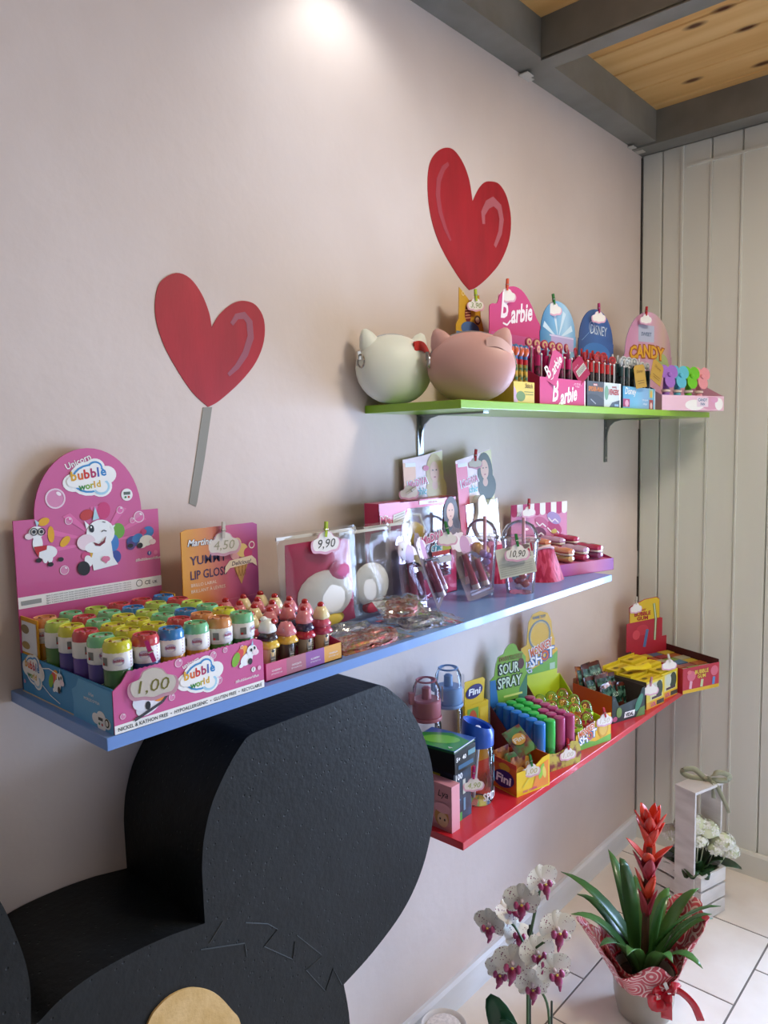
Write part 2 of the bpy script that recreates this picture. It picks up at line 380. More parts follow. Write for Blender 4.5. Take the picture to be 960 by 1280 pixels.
H2 = [(1.679,1.988),(1.639,2.01),(1.575,2.061),(1.535,2.109),(1.512,2.163),(1.506,2.223),(1.515,2.272),(1.542,2.306),(1.58,2.328),(1.618,2.332),(1.657,2.31),(1.684,2.273),(1.698,2.222),(1.725,2.259),(1.754,2.284),(1.787,2.295),(1.828,2.297),(1.866,2.271),(1.887,2.218),(1.877,2.154),(1.833,2.088),(1.773,2.038),(1.714,2.001)]
def heart_smooth(p, notch):
    """smooth the outline but keep the notch and the tip sharp"""
    out = []; L = len(p); sharp = (0, notch)
    for i in range(L):
        p0, p1, p2, p3 = (Vector(p[(i+k-1) % L]) for k in range(4))
        if i in sharp: p0 = p1
        if (i+1) % L in sharp: p3 = p2
        for j in range(4):
            t = j/4; out.append(tuple(.5*((2*p1)+(-p0+p2)*t+(2*p0-5*p1+4*p2-p3)*t*t+(-p0+3*p1-3*p2+p3)*t**3)))
    return out[::-1]
heart('painted_heart', 'smaller red lollipop heart with a grey stick painted above the blue shelf', heart_smooth(H1, 11),
      [([(0.893,1.817),(0.906,1.833),(0.924,1.837),(0.936,1.826),(0.938,1.797),(0.923,1.763),(0.902,1.737),(0.881,1.72)], .016, '9a5060')],
      [(0.821,1.657),(0.841,1.658),(0.82,1.563),(0.799,1.48),(0.796,1.473),(0.781,1.48),(0.796,1.544)][::-1])
heart('painted_heart', 'larger red heart painted above the green shelf', heart_smooth(H2, 12),
      [([(1.592,2.292),(1.57,2.275),(1.55,2.241),(1.546,2.203),(1.555,2.165),(1.576,2.128),(1.598,2.102)], .018, 'a8404c'),
       ([(1.749,2.174),(1.746,2.201),(1.768,2.229),(1.797,2.244),(1.827,2.234),(1.838,2.204),(1.83,2.166),(1.803,2.124)], .026, 'b8626c')])

# ------------------------------------------------------------------ shelves
ZB, ZG, ZR = 1.2131, 1.6708, .7116
brk = M('8d9092', .35, .8)
def shelf(label, mat_, depth, y0, y1, z, brackets, drop):
    t = thing('wall_shelf', label, 'shelf', (depth, y0, z-.018))
    b = MB(); w = y1-y0; e = .0012
    b.box(0, w, 0, depth, 0, .018, mat_); o = b.obj('board', t)
    bv = o.modifiers.new('bevel', 'BEVEL'); bv.width = e; bv.segments = 2
    for by in brackets:
        u = by-y0; q = MB()
        q.box(u-.011, u+.011, depth-.004, depth-.0005, -drop, 0, brk); q.box(u-.011, u+.011, depth-.20, depth-.0005, -.004, -.0004, brk)
        q.prism([(depth-.004,-.004),(depth-.06,-.004),(depth-.035,-.010),(depth-.018,-.024),(depth-.010,-.045),(depth-.004,-.085)], u-.0025, u+.0025, brk, T=Matrix(((0,0,1,0),(1,0,0,0),(0,1,0,0),(0,0,0,1))))
        for zz in (-.03, -drop+.015): q.lathe([(0,.0),(.005,.0),(.004,.002),(0,.0025)], M('c8c8c8', .3, 1), 8, T=Matrix.Translation((u, depth-.004, zz)) @ Matrix.Rotation(R(90), 4, 'X'))
        q.obj('bracket', t, label='grey metal shelf bracket')
    return t
lam = lambda n, h: noisy(n, h, h, rough=.28, bump=.03, bscale=150, coat=.25)
shelf('long blue laminate wall shelf, the middle one', lam('blue_laminate', '6f94d2'), .30, .447, 1.917, ZB, (.655, 1.73), .11)
shelf('green laminate wall shelf, the highest one', lam('green_laminate', '86b81e'), .272, 1.262, 2.753, ZG, (1.46, 2.50), .15)
shelf('red laminate wall shelf, the lowest one', lam('red_laminate', 'c5232f'), .267, 1.261, 2.755, ZR, (1.5, 2.45), .15)

# ------------------------------------------------------------------ price tags with mini pegs
CLOUD = smooth_poly([(-.5,-.12),(-.42,-.33),(-.2,-.36),(0,-.42),(.22,-.36),(.42,-.33),(.52,-.1),(.46,.12),(.3,.2),(.2,.36),(0,.44),(-.2,.36),(-.28,.18),(-.46,.1)], 3)
PINS = {'magenta': 'b3156e', 'green': '1f7a34', 'lime': 'a9c21c', 'red': 'b81a2a', 'orange': 'd8502a', 'white': 'd9d4cc', 'pink': 'c98a9a'}
def price_tag(loc, txt, where, pin, rz=-35, w=.06, tilt=0, pin_up=.3, pinrot=8, ink='6b6a3a', pintilt=0):
    """cloud card hanging at loc (its centre) and the peg that holds it"""
    t = thing('price_tag', f'white cloud price tag {where}', 'price tag', loc, rz, 'cloud price tags')
    t.rotation_euler = (R(tilt), 0, R(90+rz))
    b = MB(FRONT()); b.prism([(x*w, y*w*.8) for x, y in CLOUD], -.0006, .0, M('e6b4cf', .5)); c = b.obj('card', t)
    b = MB(FRONT()); b.pol([(x*w*.88, y*w*.8*.86+.002) for x, y in CLOUD], M('f4f1ee', .5), 1)
    if txt: b.text(txt, 0, -w*.14, w*.26, M(ink, .5), 2, shear=.2, w=min(w*.6, w*.2*len(txt)))
    b.obj('writing', c)
    h = w*.8*pin_up
    p = thing('mini_clothespin', f'tiny {pin} clothespin, cloud tag {where}', 'clothespin', (loc[0], loc[1], loc[2]+h), rz, 'tiny clothespins')
    p.rotation_euler = (R(pintilt), R(pinrot), R(90+rz))
    m = M(PINS[pin], .5); L = .030
    for s in (-1, 1):
        b = MB(); b.prism([(-L/2, s*.0008), (-L/2, s*.0030), (0, s*.0035), (L/2, s*.0026), (L/2, s*.0016), (0, s*.0010)][::s], -.0026, .0026, m, T=Matrix(((0,0,1,0),(0,1,0,-.001),(-1,0,0,.006),(0,0,0,1))))
        b.obj('jaw', p)
    b = MB(); b.tube([(-.0034, -.0045, .006), (.0034, -.0045, .006)], .0012, M('b0b0b0', .3, 1), 6); b.tube([(-.0034, .0025, .006), (.0034, .0025, .006)], .0012, M('b0b0b0', .3, 1), 6); b.obj('spring', p)
    return t

# ------------------------------------------------------------------ bubble display
def bubble_logo(p, x, y, s, rot=0, full=True):
    """'bubble world' cloud logo; s = overall width"""
    q = MB(p.M @ Matrix.Translation((x, y, 0)) @ Matrix.Rotation(R(rot), 4, 'Z')); wh = M('f4f4f2', .4); bl = M('3f92cf', .4); pb = M('a9d5ea', .4)
    for cx, cy, a, b_ in ((0,.02,.40,.32),(.12,.2,.2,.18),(.2,-.15,.22,.2),(-.3,-.02,.22,.17),(.33,.05,.2,.17)): q.ell(cx*s, cy*s, a*s, b_*s, wh, 2)
    for cx, cy, a, b_ in ((0,.02,.345,.265),(.12,.2,.15,.13),(.2,-.16,.17,.15)): q.ell(cx*s, cy*s, a*s, b_*s, bl if cx < .15 else pb, 3)
    for cx, cy, a, b_ in ((0,.02,.31,.23),(.12,.2,.115,.095),(.2,-.16,.125,.105),(-.25,0,.2,.12),(.3,.05,.16,.11)): q.ell(cx*s, cy*s, a*s, b_*s, wh, 4)
    xs = -.36
    for ch, col, wd in (('b','dda521',.13),('u','dd6a28',.12),('b','cf2b2b',.13),('b','b12a62',.13),('l','3f63b5',.065),('e','2f86c8',.12)):
        q.text(ch, xs*s, (.035+.05*xs)*s, .17*s, M(col, .4), 5, bold=.03, align='l'); xs += wd
    xs = -.24
    for ch, col, wd in (('w','2f8a43',.13),('o','6fae2c',.1),('r','b8b522',.07),('l','e0a31f',.05),('d','e0b523',.1)):
        q.text(ch, xs*s, (-.16+.05*xs)*s, .125*s, M(col, .4), 5, bold=.025, align='l'); xs += wd
    p.v, p.f, p.mi, p.sm = p.v, p.f, p.mi, p.sm
    merge(p, q)
def merge(p, q):
    o = len(p.v); p.v += q.v
    for f, i, s_ in zip(q.f, q.mi, q.sm):
        m = q.mats[i]
        if m not in p.mats: p.mats.append(m)
        p.f.append(tuple(a+o for a in f)); p.mi.append(p.mats.index(m)); p.sm.append(s_)
def bubble_rings(p, L):
    for x, y, r in L: p.ell(x, y, r, r, M('d98ab2', .4), 1); p.ring(x, y, r, r*.16, M('f0d3e2', .4), 2); p.ell(x+r*.35, y+r*.45, r*.28, r*.18, M('f8eaf2', .4), 2, -35, 10)
pinkc = noisy('pink_card', 'cf5f98', 'c85791', scale=3, rough=.4, coat=.2); white = M('f1f0ee', .45); blk = M('1d1d1f', .5)
BX = thing('bubble_display_box', 'pink cardboard unicorn bubble display with arched header on the blue shelf', 'display box', (.299, .459, ZB))
w_, d_ = .246, .283
kraft = M('cdb994', .7); orange = M('d89a1e', .5)
b = MB(); b.box(0, w_, 0, d_, .0, .002, kraft); b.box(w_-.002, w_, .002, d_, .002, .060, pinkc); b.box(0, .002, .002, d_, .002, .060, M('3b8fc4', .45))
b.box(.002, .004, d_-.062, d_, .06, .118, orange); b.box(w_-.004, w_-.002, d_-.05, d_, .06, .118, orange); tray = b.obj('tray', BX)
# front panel with its serrated top
top = [(0,.058),(.012,.066),(.022,.079)]
for i in range(1, 56): top.append((.022+i*(.206/56), .0785+(.0012 if i % 2 else 0)))
top += [(.228,.080),(w_-.003,.074)]
b = MB(FRONT(.002)); b.prism([(0,0),(w_,0),(w_,.070)] + top[::-1], 0, .002, pinkc); fp = b.obj('front_panel', BX)
p = MB(FRONT()); p.rect(0, .0005, w_, .012, white); p.text('NICKEL & KATHON FREE  •  HYPOALLERGENIC  •  GLUTEN FREE  •  RECYCLABLE', w_/2, .0035, .0052, M('333a36', .5), 2, bold=.01, w=w_*.96)
p.text('unicorn', .118, .066, .0065, white, 2, bold=.02, rot=14); bubble_logo(p, .132, .045, .075)
bubble_rings(p, [(.098,.073,.006),(.085,.028,.005),(.163,.032,.006),(.176,.074,.004),(.155,.071,.0055),(.012,.022,.004),(.206,.072,.003)])
def pony(p, x, y, s, flip=1, mane=('f0a83a','d84a4a','7fb52c'), wings=True):
    q = MB(p.M @ Matrix.Translation((x, y, 0)) @ Matrix.Scale(flip, 4, (1,0,0))); wm = M('f2f4f6', .45)
    for i, m in enumerate(mane): q.ell((-.15-.12*i)*s, (.12+.1*(1-i))*s, .22*s, .13*s, M(m, .45), 2, 35+15*i)
    q.ell(0, -.05*s, .24*s, .17*s, wm, 3, 25); q.ell(.2*s, .18*s, .19*s, .17*s, wm, 4); q.ell(.33*s, .1*s, .12*s, .09*s, M('f1d9e2', .45), 5)
    q.pol([(.17*s,.33*s),(.25*s,.33*s),(.24*s,.5*s)], M('9fd0e6', .45), 5); q.ell(.17*s, .2*s, .035*s, .055*s, blk, 6, n=10); q.ell(.3*s, .24*s, .03*s, .05*s, blk, 6, n=10)
    q.ell(.12*s, -.14*s, .08*s, .1*s, blk, 5, n=12); q.ell(-.2*s, -.2*s, .09*s, .06*s, wm, 3, 20, n=12)
    if flip < 0: q.f = [f[::-1] for f in q.f]
    merge(p, q)
pony(p, .214, .054, .05); p.text('#Bubbleworldfun', .214, .020, .0045, white, 2, bold=.01); p.ell(.226, .033, .004, .004, white, 2, n=12); p.text('f', .226, .0308, .005, M('3a3a55'), 3, bold=.02); p.ell(.237, .033, .0035, .0035, M('e7b3cd'), 2, n=12)
p.ell(.05, .027, .02, .012, M('e9e7ec'), 2, 20); p.ell(.042, .034, .016, .012, M('f3f3f5'), 3); p.ell(.066, .036, .01, .008, M('e08a2c'), 3); p.line([(.028,.012),(.04,.016),(.07,.026),(.078,.034)], .004, M('3b3b40'), 4); p.ell(.048, .027, .004, .006, blk, 5, n=10)
p.obj('artwork', fp)
p = MB(LEFT(-.0002, d_)); 
for x0, y0, x1, y1 in ((.19,.0,.283,.055),): p.pol([(.17,.0),(.281,.0),(.281,.057),(.19,.058),(.182,.045),(.168,.038),(.172,.02)], M('5aa6d4', .45), 1)
bubble_logo(p, .045, .040, .072, -6); pony(p, .125, .036, .052)
p.line([(.078,.05),(.10,.054),(.13,.05)], .0015, white, 2); p.line([(.075,.024),(.1,.014),(.13,.008)], .0015, white, 2); p.text('6 fun', .225, .040, .005, white, 2, bold=.01); p.text('WORLDS OF FUN', .225, .032, .004, white, 2, bold=.01)
for cx, cy, r in ((.235,.012,.010),(.25,.016,.012),(.265,.011,.010),(.25,.006,.012)): p.ell(cx, cy, r, r*.75, white, 2)
p.ell(.266, .012, .006, .006, M('3f3a20'), 3); p.ell(.266, .012, .004, .004, M('e8e4da'), 4); p.rect(.243, .012, .255, .016, M('4a4a4a'), 3); p.ell(.245, .007, .002, .002, M('2f8a43'), 3, n=8); p.ell(.253, .007, .002, .002, M('c22b2b'), 3, n=8)
bubble_rings(p, [(.012,.018,.003),(.07,.052,.004)]); p.obj('side_print', tray)
p = MB(LEFT(.0018, d_)); p.pol([(.004,.064),(.058,.064),(.058,.112),(.008,.112)], M('dfe3ea'), 1); p.ell(.02,.10,.014,.007,M('8a7a5a'),2); p.ell(.02,.075,.014,.006,M('a58c55'),2); p.obj('side_flap_print', tray)
# arched header
HB = d_-.004
b = MB(FRONT(HB+.003)); b.prism(arch(0, w_, .002, .264, .372, .032, 24), 0, .003, pinkc, ms=M('c04a86', .5)); hd = b.obj('header', BX)
p = MB(FRONT(HB)); px = lambda X, Y: (.004+(X-13)*.00127, .372-(Y+(X-105)*.087-560)*.00118)
u, v = px(108, 603); bubble_logo(p, u, v, .088, 4); u, v = px(95, 580); p.text('Unicorn', u, v-.003, .010, white, 2, bold=.02, rot=22)
for x_, y_, r_ in ((62,630,13),(77,660,5),(147,645,5),(174,655,8),(164,660,4),(68,727,6)): bubble_rings(p, [(*px(x_, y_), r_*.00125)])
u, v = px(158,623); p.ell(u, v, .0105, .0105, white, 2); p.rect(u-.006, v, u+.006, v+.005, M('5c6a60'), 3); p.ell(u-.003, v-.004, .002, .002, M('2f8a43'), 3, n=8); p.ell(u+.003, v-.004, .002, .002, M('c22b2b'), 3, n=8)
for a in range(-60, 240, 30): p.pol([px(118, 690), (px(118,690)[0]+.098*math.cos(R(a)), px(118,690)[1]+.06*math.sin(R(a))), (px(118,690)[0]+.098*math.cos(R(a+9)), px(118,690)[1]+.06*math.sin(R(a+9)))], M('de6ea8', .4), 1) if -20 < a < 200 else 0
wm = M('eef1f3', .45); E_ = lambda X, Y, a, b_, m, k, rot=0, n=18: p.ell(*px(X, Y), a*.0013, b_*.0012, M(m, .45), k, rot, n)
E_(101,652,9,7,'c23a3a',2,20); E_(124,646,9,12,'cc3f78',2,-10); E_(143,675,9,11,'6aa83a',2); E_(135,692,8,12,'3f7fc4',2); E_(138,712,7,9,'3a4f9c',2); E_(104,707,6,6,'e2b52a',2); E_(97,709,6,6,'c94a7e',2)
p.pol([px(106,730),px(104,712),px(112,690),px(132,690),px(134,712),px(140,723)], wm, 3); E_(118,678,19,19,'f2f4f5',4); E_(98,690,12,11,'ecd6df',5); E_(110,697,14,8,'f2f4f5',5)
p.pol([px(108,660),px(117,657),px(112,640)], M('b4d6e4'), 5); p.pol([px(97,660),px(103,666),px(99,672)], wm, 5); p.pol([px(131,668),px(139,666),px(134,674)], wm, 5)
E_(106,671,3.2,5.5,'23272e',6,10); E_(105.2,669,1,1.6,'ffffff',7,n=8); p.line([px(119,676), px(122,673.5), px(126,675)], .0015, M('3a3a40'), 6); p.line([px(121,661.5), px(125,662.5)], .0015, M('5a5a60'), 6)
p.pol([px(107,690),px(113,692),px(120,688),px(125,682),px(123,691),px(116,696),px(110,695)], M('7c2230'), 6); p.pol([px(111,691.5),px(118,690),px(123,685),px(120,689),px(114,692.5)], white, 7)
E_(93,726,8,10,'1d1f24',4,20); E_(100,716,5,8,'eef1f3',3,20); E_(121,714,4,3.5,'d77a9c',5,20); E_(125,714,4,3.5,'d77a9c',5,-20); p.pol([px(117.5,714),px(128.5,714),px(123,721)], M('d77a9c',.45), 5)
# small ponies either side
E_(48,702,12,9,'eef1f3',3); E_(37,690,6,12,'eef1f3',3); E_(36,675,9,8,'f2f4f5',4); E_(27,680,5,4,'e9d8dd',5); E_(46,661,7,5,'e3a824',3,20); E_(54,678,4,11,'e3a824',2); E_(71,688,8,5,'e3a824',2,45)
for X, Y in ((37,712),(51,718),(64,712)): E_(X,Y,3.5,3,'1d1f24',5)
for X in (51,45): E_(X,708,3.5,8,'eef1f3',3)
for X in (33,42): p.ring(*px(X,674), .006, .0014, blk, 6); E_(X,674,2,2.5,'23272e',6,n=10)
p.pol([px(32,694),px(48,692),px(47,698),px(38,701),px(37,708),px(33,700)], M('b8232c'), 5); p.pol([px(40,662),px(37,668),px(35,658)], M('b4d6e4'), 4)
E_(163,691,9,8,'3f4f96',2); E_(170,686,8,6,'3f7fc4',2,20); E_(187,677,8,8,'3f7fc4',2); E_(180,677,4,4,'c2427c',3); E_(160,697,6,6,'5a3f80',3); E_(183,690,10,8,'eef1f3',4); E_(192,692,5,4,'ecd6df',5); E_(176,696,7,5,'eef1f3',4); E_(173,697,4,4,'1d1f24',5); E_(159,697,4,3,'1d1f24',4)
u, v = px(187,709); p.ell(u, v, .004, .004, M('4a4f9c'), 2, n=12); p.text('f', u, v-.002, .005, white, 3, bold=.02); p.ell(u+.012, v, .004, .004, M('d77aa8'), 2, n=12); p.text('#Bubbleworldfun', *px(185,719), .005, white, 2, bold=.01)
p.rect(.0, .128, w_, .146, white, 1); p.rect(.004, .133, .035, .140, M('9a9d9c'), 2)
for i in range(4): p.text('ages 3 years and over keep this packaging for important information retain for reference', .115, .130+i*.0038, .0022, M('5c5f60'), 2, w=.145)
p.ring(.203, .138, .006, .001, blk, 2); p.text('CE', .219, .134, .007, blk, 2, bold=.01); p.text('UK', .233, .134, .005, blk, 2, bold=.01)
p.obj('artwork', hd)

# bottles
CAP = {'yellow': 'eceb4a', 'lime': 'd2ee6c', 'green': '8fe0ac', 'red': 'e2585f', 'blue': '4c98e0', 'orange': 'f0a86c'}
BODY = ['4d7a36', '4a3f8c', '5a3f96', '2c3f7c', 'c98a1e', '3e6b3a']
mesh = {}
def curved(p, r, z, fn, k=0):
    """wrap flat 2-D print round a bottle of radius r"""
    for i, (x, y, zz) in enumerate(p.v): a = x/r; p.v[i] = ((r+zz)*math.sin(a), -(r+zz)*math.cos(a), z+y)
    return p
def bubble_bottle(cap, body):
    if ('body', body) not in mesh:
        b = MB(); b.lathe([(0,0),(.0178,0),(.0185,.002),(.0185,.078),(.0175,.080)], M(BODY[body], .3, coat=.3), 18); mesh['body', body] = b
        p = MB(); bubble_logo(p, 0, 0, .026); p.rect(-.012, -.026, .012, -.018, M('d9577f' if body % 2 else '8fbf5a'), 1)
        for i in range(3): p.ell(-.004+.006*i, -.022+.004*(i % 2), .003, .004, M(['f2f4f5','e8b52a','d9577f'][i]), 2, n=10)
        p.rect(.024, -.006, .034, .012, M('e8e8e8'), 1)
        for i in range(5): p.rect(.025+.0018*i, -.005, .0258+.0018*i, .011, M('444444'), 2)
        mesh['print', body] = curved(p, .0186, .045, None)
    if 'collar' not in mesh:
        b = MB(); b.lathe([(.0180,.0785),(.0192,.080),(.0192,.1005),(.0185,.102)], M('ecebe8', .35), 18); mesh['collar'] = b
        p = MB(); p.ell(0, 0, .008, .006, M('c9c6d8'), 1, n=12); p.text('bubble', 0, -.001, .004, M('a5345e'), 2, bold=.03, w=.013)
        p.rect(-.024, -.006, -.015, .005, M('7a7d78'), 1); p.ell(-.0215, -.004, .002, .002, M('c22b2b'), 2, n=8)
        for i in range(5): p.rect(.018, -.009+.0042*i, .0192, -.0068+.0042*i, M('b0455a'), 1)
        mesh['cprint'] = curved(p, .0193, .091, None)
    if ('cap', cap) not in mesh:
        m = M(CAP[cap], .12, coat=.6, trans=.25, name='cap_plastic_'+cap); b = MB()
        b.lathe([(.0183,.101),(.0187,.102),(.0187,.110),(.0165,.1145),(.0150,.1150),(.0150,.1135),(.004,.1130),(0,.1132)], m, 20)
        b.lathe([(.0165,.1145),(.0160,.1158),(.0148,.1150)], m, 20, close=False)
        for a in (.5, 2.7, 4.4): b.ball((.009*math.cos(a), .009*math.sin(a), .1138), .0022, .0022, .0016, M('8a5a3a', .4), 8, 5)
        mesh['cap', cap] = b
    t = thing('bubble_bottle', '', 'bottle', (0,0,0), 0, 'bubble bottles in the unicorn display')
    o = mesh['body', body].obj('bottle', t); mesh['print', body].obj('label_print', o); c = mesh['collar'].obj('collar', t); mesh['cprint'].obj('collar_print', c); mesh['cap', cap].obj('cap', t)
    return t
GRID = ['YRBGOG', 'GYYROY', 'RYYGBG', 'YGYLGL', 'LRGBLR', 'OGLRRB']
KEY = dict(Y='yellow', R='red', B='blue', G='green', O='orange', L='lime')
ROW = ['front row', 'second row', 'third row', 'fourth row', 'fifth row', 'back row']; COL = ['leftmost', 'second from left', 'third from left', 'third from right', 'second from right', 'rightmost']
protos = {}
for i, row in enumerate(GRID):
    for j, ch in enumerate(row):
        cap = KEY[ch]; body = [5,3,4,4,0,5][j] if i == 0 else [1,2,1,3,0,1][(i+j) % 6] if j else [5,1,2,1,0,4][i]
        loc = (.299-.0235-i*.0432-random.uniform(0,.002), .459+.0225+j*.0405+random.uniform(-.0006,.0006), ZB+.0022+random.uniform(0,.0004))
        lab = f'bubble bottle with {cap} cap, {ROW[i]} of the unicorn display, {COL[j]}'
        k = (cap, body); rz = random.uniform(-40, 40) if not (i == 0 and j == 0) else -25
        if k in protos: dup(protos[k], loc, rz, lab)
        else: t = protos[k] = bubble_bottle(cap, body); t.location = loc; t.rotation_euler[2] = R(90+rz); t['label'] = lab
price_tag((.3125, .509, ZB+.058), '1,00', 'reading 1,00 on the front of the unicorn bubble display', 'magenta', -18, .066, pin_up=.75, pinrot=-18, ink='8a8a4a')

# ------------------------------------------------------------------ ice-cream lip gloss display
def gradient(name, stops, axis='X', size=.17, rough=.4):
    if name in MATS: return MATS[name]
    m = M(stops[0][1], rough, name=name, coat=.2); N, L, bs = nodes(m); tc = N.new('ShaderNodeTexCoord'); sx = N.new('ShaderNodeSeparateXYZ'); L.new(tc.outputs['Object'], sx.inputs[0])
    mt = N.new('ShaderNodeMath'); mt.operation = 'DIVIDE'; mt.inputs[1].default_value = size; L.new(sx.outputs[axis], mt.inputs[0])
    r = N.new('ShaderNodeValToRGB'); cr = r.color_ramp
    while len(cr.elements) < len(stops): cr.elements.new(.5)
    for e, (pos, h) in zip(cr.elements, stops): e.position = pos; e.color = (*hexc(h), 1)
    L.new(mt.outputs[0], r.inputs[0]); L.new(r.outputs[0], bs.inputs['Base Color'])
    return m
LG = thing('lip_gloss_display', 'orange to pink cardboard lip gloss tray with header on the blue shelf', 'display box', (.284, .722, ZB))
w_, d_ = .167, .225; sun = gradient('sunset_print', [(0,'dc9a2c'),(.3,'d98a50'),(.6,'c9608a'),(1,'b2559a')])
mar = M('a8295e', .45)
b = MB(); b.box(0, w_, 0, d_, 0, .002, mar); b.box(0, .0015, .0015, d_, .002, .029, mar)
b.prism([(0,.002),(d_,.002),(d_,.085),(.0,.029)], w_-.0015, w_, mar, T=Matrix(((0,0,1,0),(1,0,0,0),(0,1,0,0),(0,0,0,1)))); b.obj('tray', LG)
b = MB(FRONT(.0015)); 
cols = ['cf5f86','b3707e','94589e','e0a13c']
for i, c in enumerate(cols): b.box(i*w_/4, (i+1)*w_/4, 0, .029, 0, .0015, M(c, .45))
fp = b.obj('front_panel', LG); p = MB(FRONT())
for i, n in enumerate(('CHERRY','CHOCOLATE','BLUEBERRY','VANILLA')):
    p.text(n, (i+.5)*w_/4, .014, .003, white, 1, bold=.01, w=.02); p.text('LIP GLOSS 3 ml', (i+.5)*w_/4, .009, .0025, white, 1, w=.022)
p.obj('lettering', fp)
b = MB(FRONT(d_)); b.prism([(0,.002),(w_,.002),(w_,.222),(w_-.01,.226),(.01,.226),(0,.222)], 0, .0025, sun); hd = b.obj('header', LG)
p = MB(FRONT(d_-.0025)); nv = M('3b2a55', .5); cream = M('f3e6d0', .5)
p.text('Martinelia', .012, .196, .012, nv, 2, bold=.05, shear=.3, align='l'); p.text('Martinelia', .012, .196, .012, white, 3, bold=.02, shear=.3, align='l')
p.text('YUMMY', .016, .162, .016, nv, 2, bold=.01, align='l'); p.text('LIP GLOSS', .016, .136, .016, nv, 2, bold=.01, align='l', w=.078); p.text('BRILLO LABIAL', .016, .123, .006, cream, 2, align='l'); p.text('BRILLANT À LÈVRES', .016, .112, .006, cream, 2, align='l')
p.pol([(.103,.160),(.146,.160),(.126,.112)], M('d9a86a'), 2); 
for i in range(4): p.line([(.106+.01*i,.160),(.118+.006*i,.128)], .0008, M('a87838'), 3); p.line([(.143-.01*i,.160),(.131-.006*i,.128)], .0008, M('a87838'), 3)
p.ell(.114,.172,.012,.012,M('e7b0b8'),3); p.ell(.130,.176,.013,.013,M('e9cf8a'),3); p.ell(.143,.170,.010,.010,M('c94a7e'),3); p.ell(.118,.190,.010,.011,M('efd9a0'),4); p.ell(.152,.184,.010,.011,M('c6508c'),3); p.ring(.152,.184,.007,.002,white,4)
p.pol([(.088,.136),(.100,.146),(.152,.150),(.163,.142),(.161,.155),(.151,.164),(.1,.160),(.09,.150)], cream, 4); p.text('Delicious!', .126, .150, .008, nv, 5, shear=.25, bold=.01)
p.line([(.0,.088),(w_,.088)], .0008, M('d88ab0'), 1); p.obj('artwork', hd)
def scoop(b, z0, z1, r0, r1, m, n=20, wob=.08):
    prof = [(r0*.75, z0), (r0, z0+(z1-z0)*.12), (r0*1.02, z0+(z1-z0)*.3), ((r0+r1)/2, z0+(z1-z0)*.65), (r1, z0+(z1-z0)*.9), (0, z1)]
    v = []; f = []
    for i, (r, z) in enumerate(prof):
        for k in range(n): q = r*(1+wob*math.sin(5*2*PI*k/n)*(1-i/len(prof))); v.append((q*math.cos(2*PI*k/n), q*math.sin(2*PI*k/n), z))
    for i in range(len(prof)-1):
        for k in range(n): f.append((i*n+k, i*n+(k+1)%n, (i+1)*n+(k+1)%n, (i+1)*n+k))
    b.add(v, f, m, True); return b
gp = lambda h: M(h, .18, coat=.7)
TYPES = [('white swirl', ['e3bd4a','3a2a30','eef0ea'], 'strawberry', 'dcc08a'), ('sprinkled pink', ['e0b24a','d9848e'], 'sprinkles', '5a4a48'), ('pink, navy and red', ['b01c38','2c2448','d9848e'], 'cherry', 'b9a890'), ('dark rose and cream', ['b03a5c','c8566e','efe0b0'], 'cherry', 'dcb48a')]
glossp = []
for nm, sc, topn, cone in TYPES:
    t = thing('ice_cream_lip_gloss', '', 'lip gloss', (0,0,0), 0, 'ice cream lip glosses in the tray')
    b = MB(); b.lathe([(0,0),(.010,0),(.0135,.045),(.0135,.047),(0,.047)], noisy('cone_'+nm.split()[0], cone, cone, rough=.3, coat=.5), 14); cn = b.obj('cone', t)
    p = MB(); p.rect(-.005, -.018, .005, .012, M('6f6a62'), 1); p.ell(0, .016, .0035, .0035, blk, 1, n=10)
    for i in range(5): p.rect(-.004, -.015+.004*i, .004, -.0135+.004*i, M('c9c4ba'), 2)
    curved(p, .0128, .026, None).obj('label_print', cn)
    z = .044; r = .0185
    for i, h in enumerate(sc):
        b = MB(); scoop(b, z, z+(.020 if i < len(sc)-1 else .024), r, r*.55, gp(h)); o = b.obj('scoop', t, sharp=75); z += .0125; r *= .88
    zt = z+.009
    b = MB()
    if topn == 'cherry': b.ball((0,0,zt+.003), .0062, .0062, .0058, gp('b3121c'), 10, 6)
    elif topn == 'strawberry': b.ball((.006,-.009,zt-.003), .005, .004, .005, gp('b3202c'), 8, 6); b.ball((-.005,.002,zt+.001), .006,.006,.005, gp('f2f2ec'), 8, 6)
    else:
        for k in range(14): a = 2.4*k; q = .004+.0095*(k/14); b.ball((q*math.cos(a), q*math.sin(a), zt+.003-.012*(k/14)), .0012, .0012, .0012, gp('6b2a30'), 5, 4)
    b.obj('topping', t); glossp.append(t)
first = [True]*4
GROW = ['front row', 'second row', 'third row', 'fourth row', 'back row']
for i in range(5):
    for j in range(4):
        if i == 0: ty = j
        else: ty = 2 if random.random() < .7 else 3
        loc = (.284-.024-i*.041, .722+.024+j*.0395, ZB+.0022); lab = f'{TYPES[ty][0]} cone lip gloss, {GROW[i]} of gloss tray, {COL[[0,1,4,5][j]]}'
        if first[ty]: first[ty] = False; t = glossp[ty]; t.location = loc; t['label'] = lab
        else: dup(glossp[ty], loc, random.uniform(-30, 30), lab)
price_tag((.068, .806, ZB+.193), '4,50', 'pegged to the lip gloss header', 'white', -14, .066, pin_up=.38, pinrot=4, ink='b9b9a4')

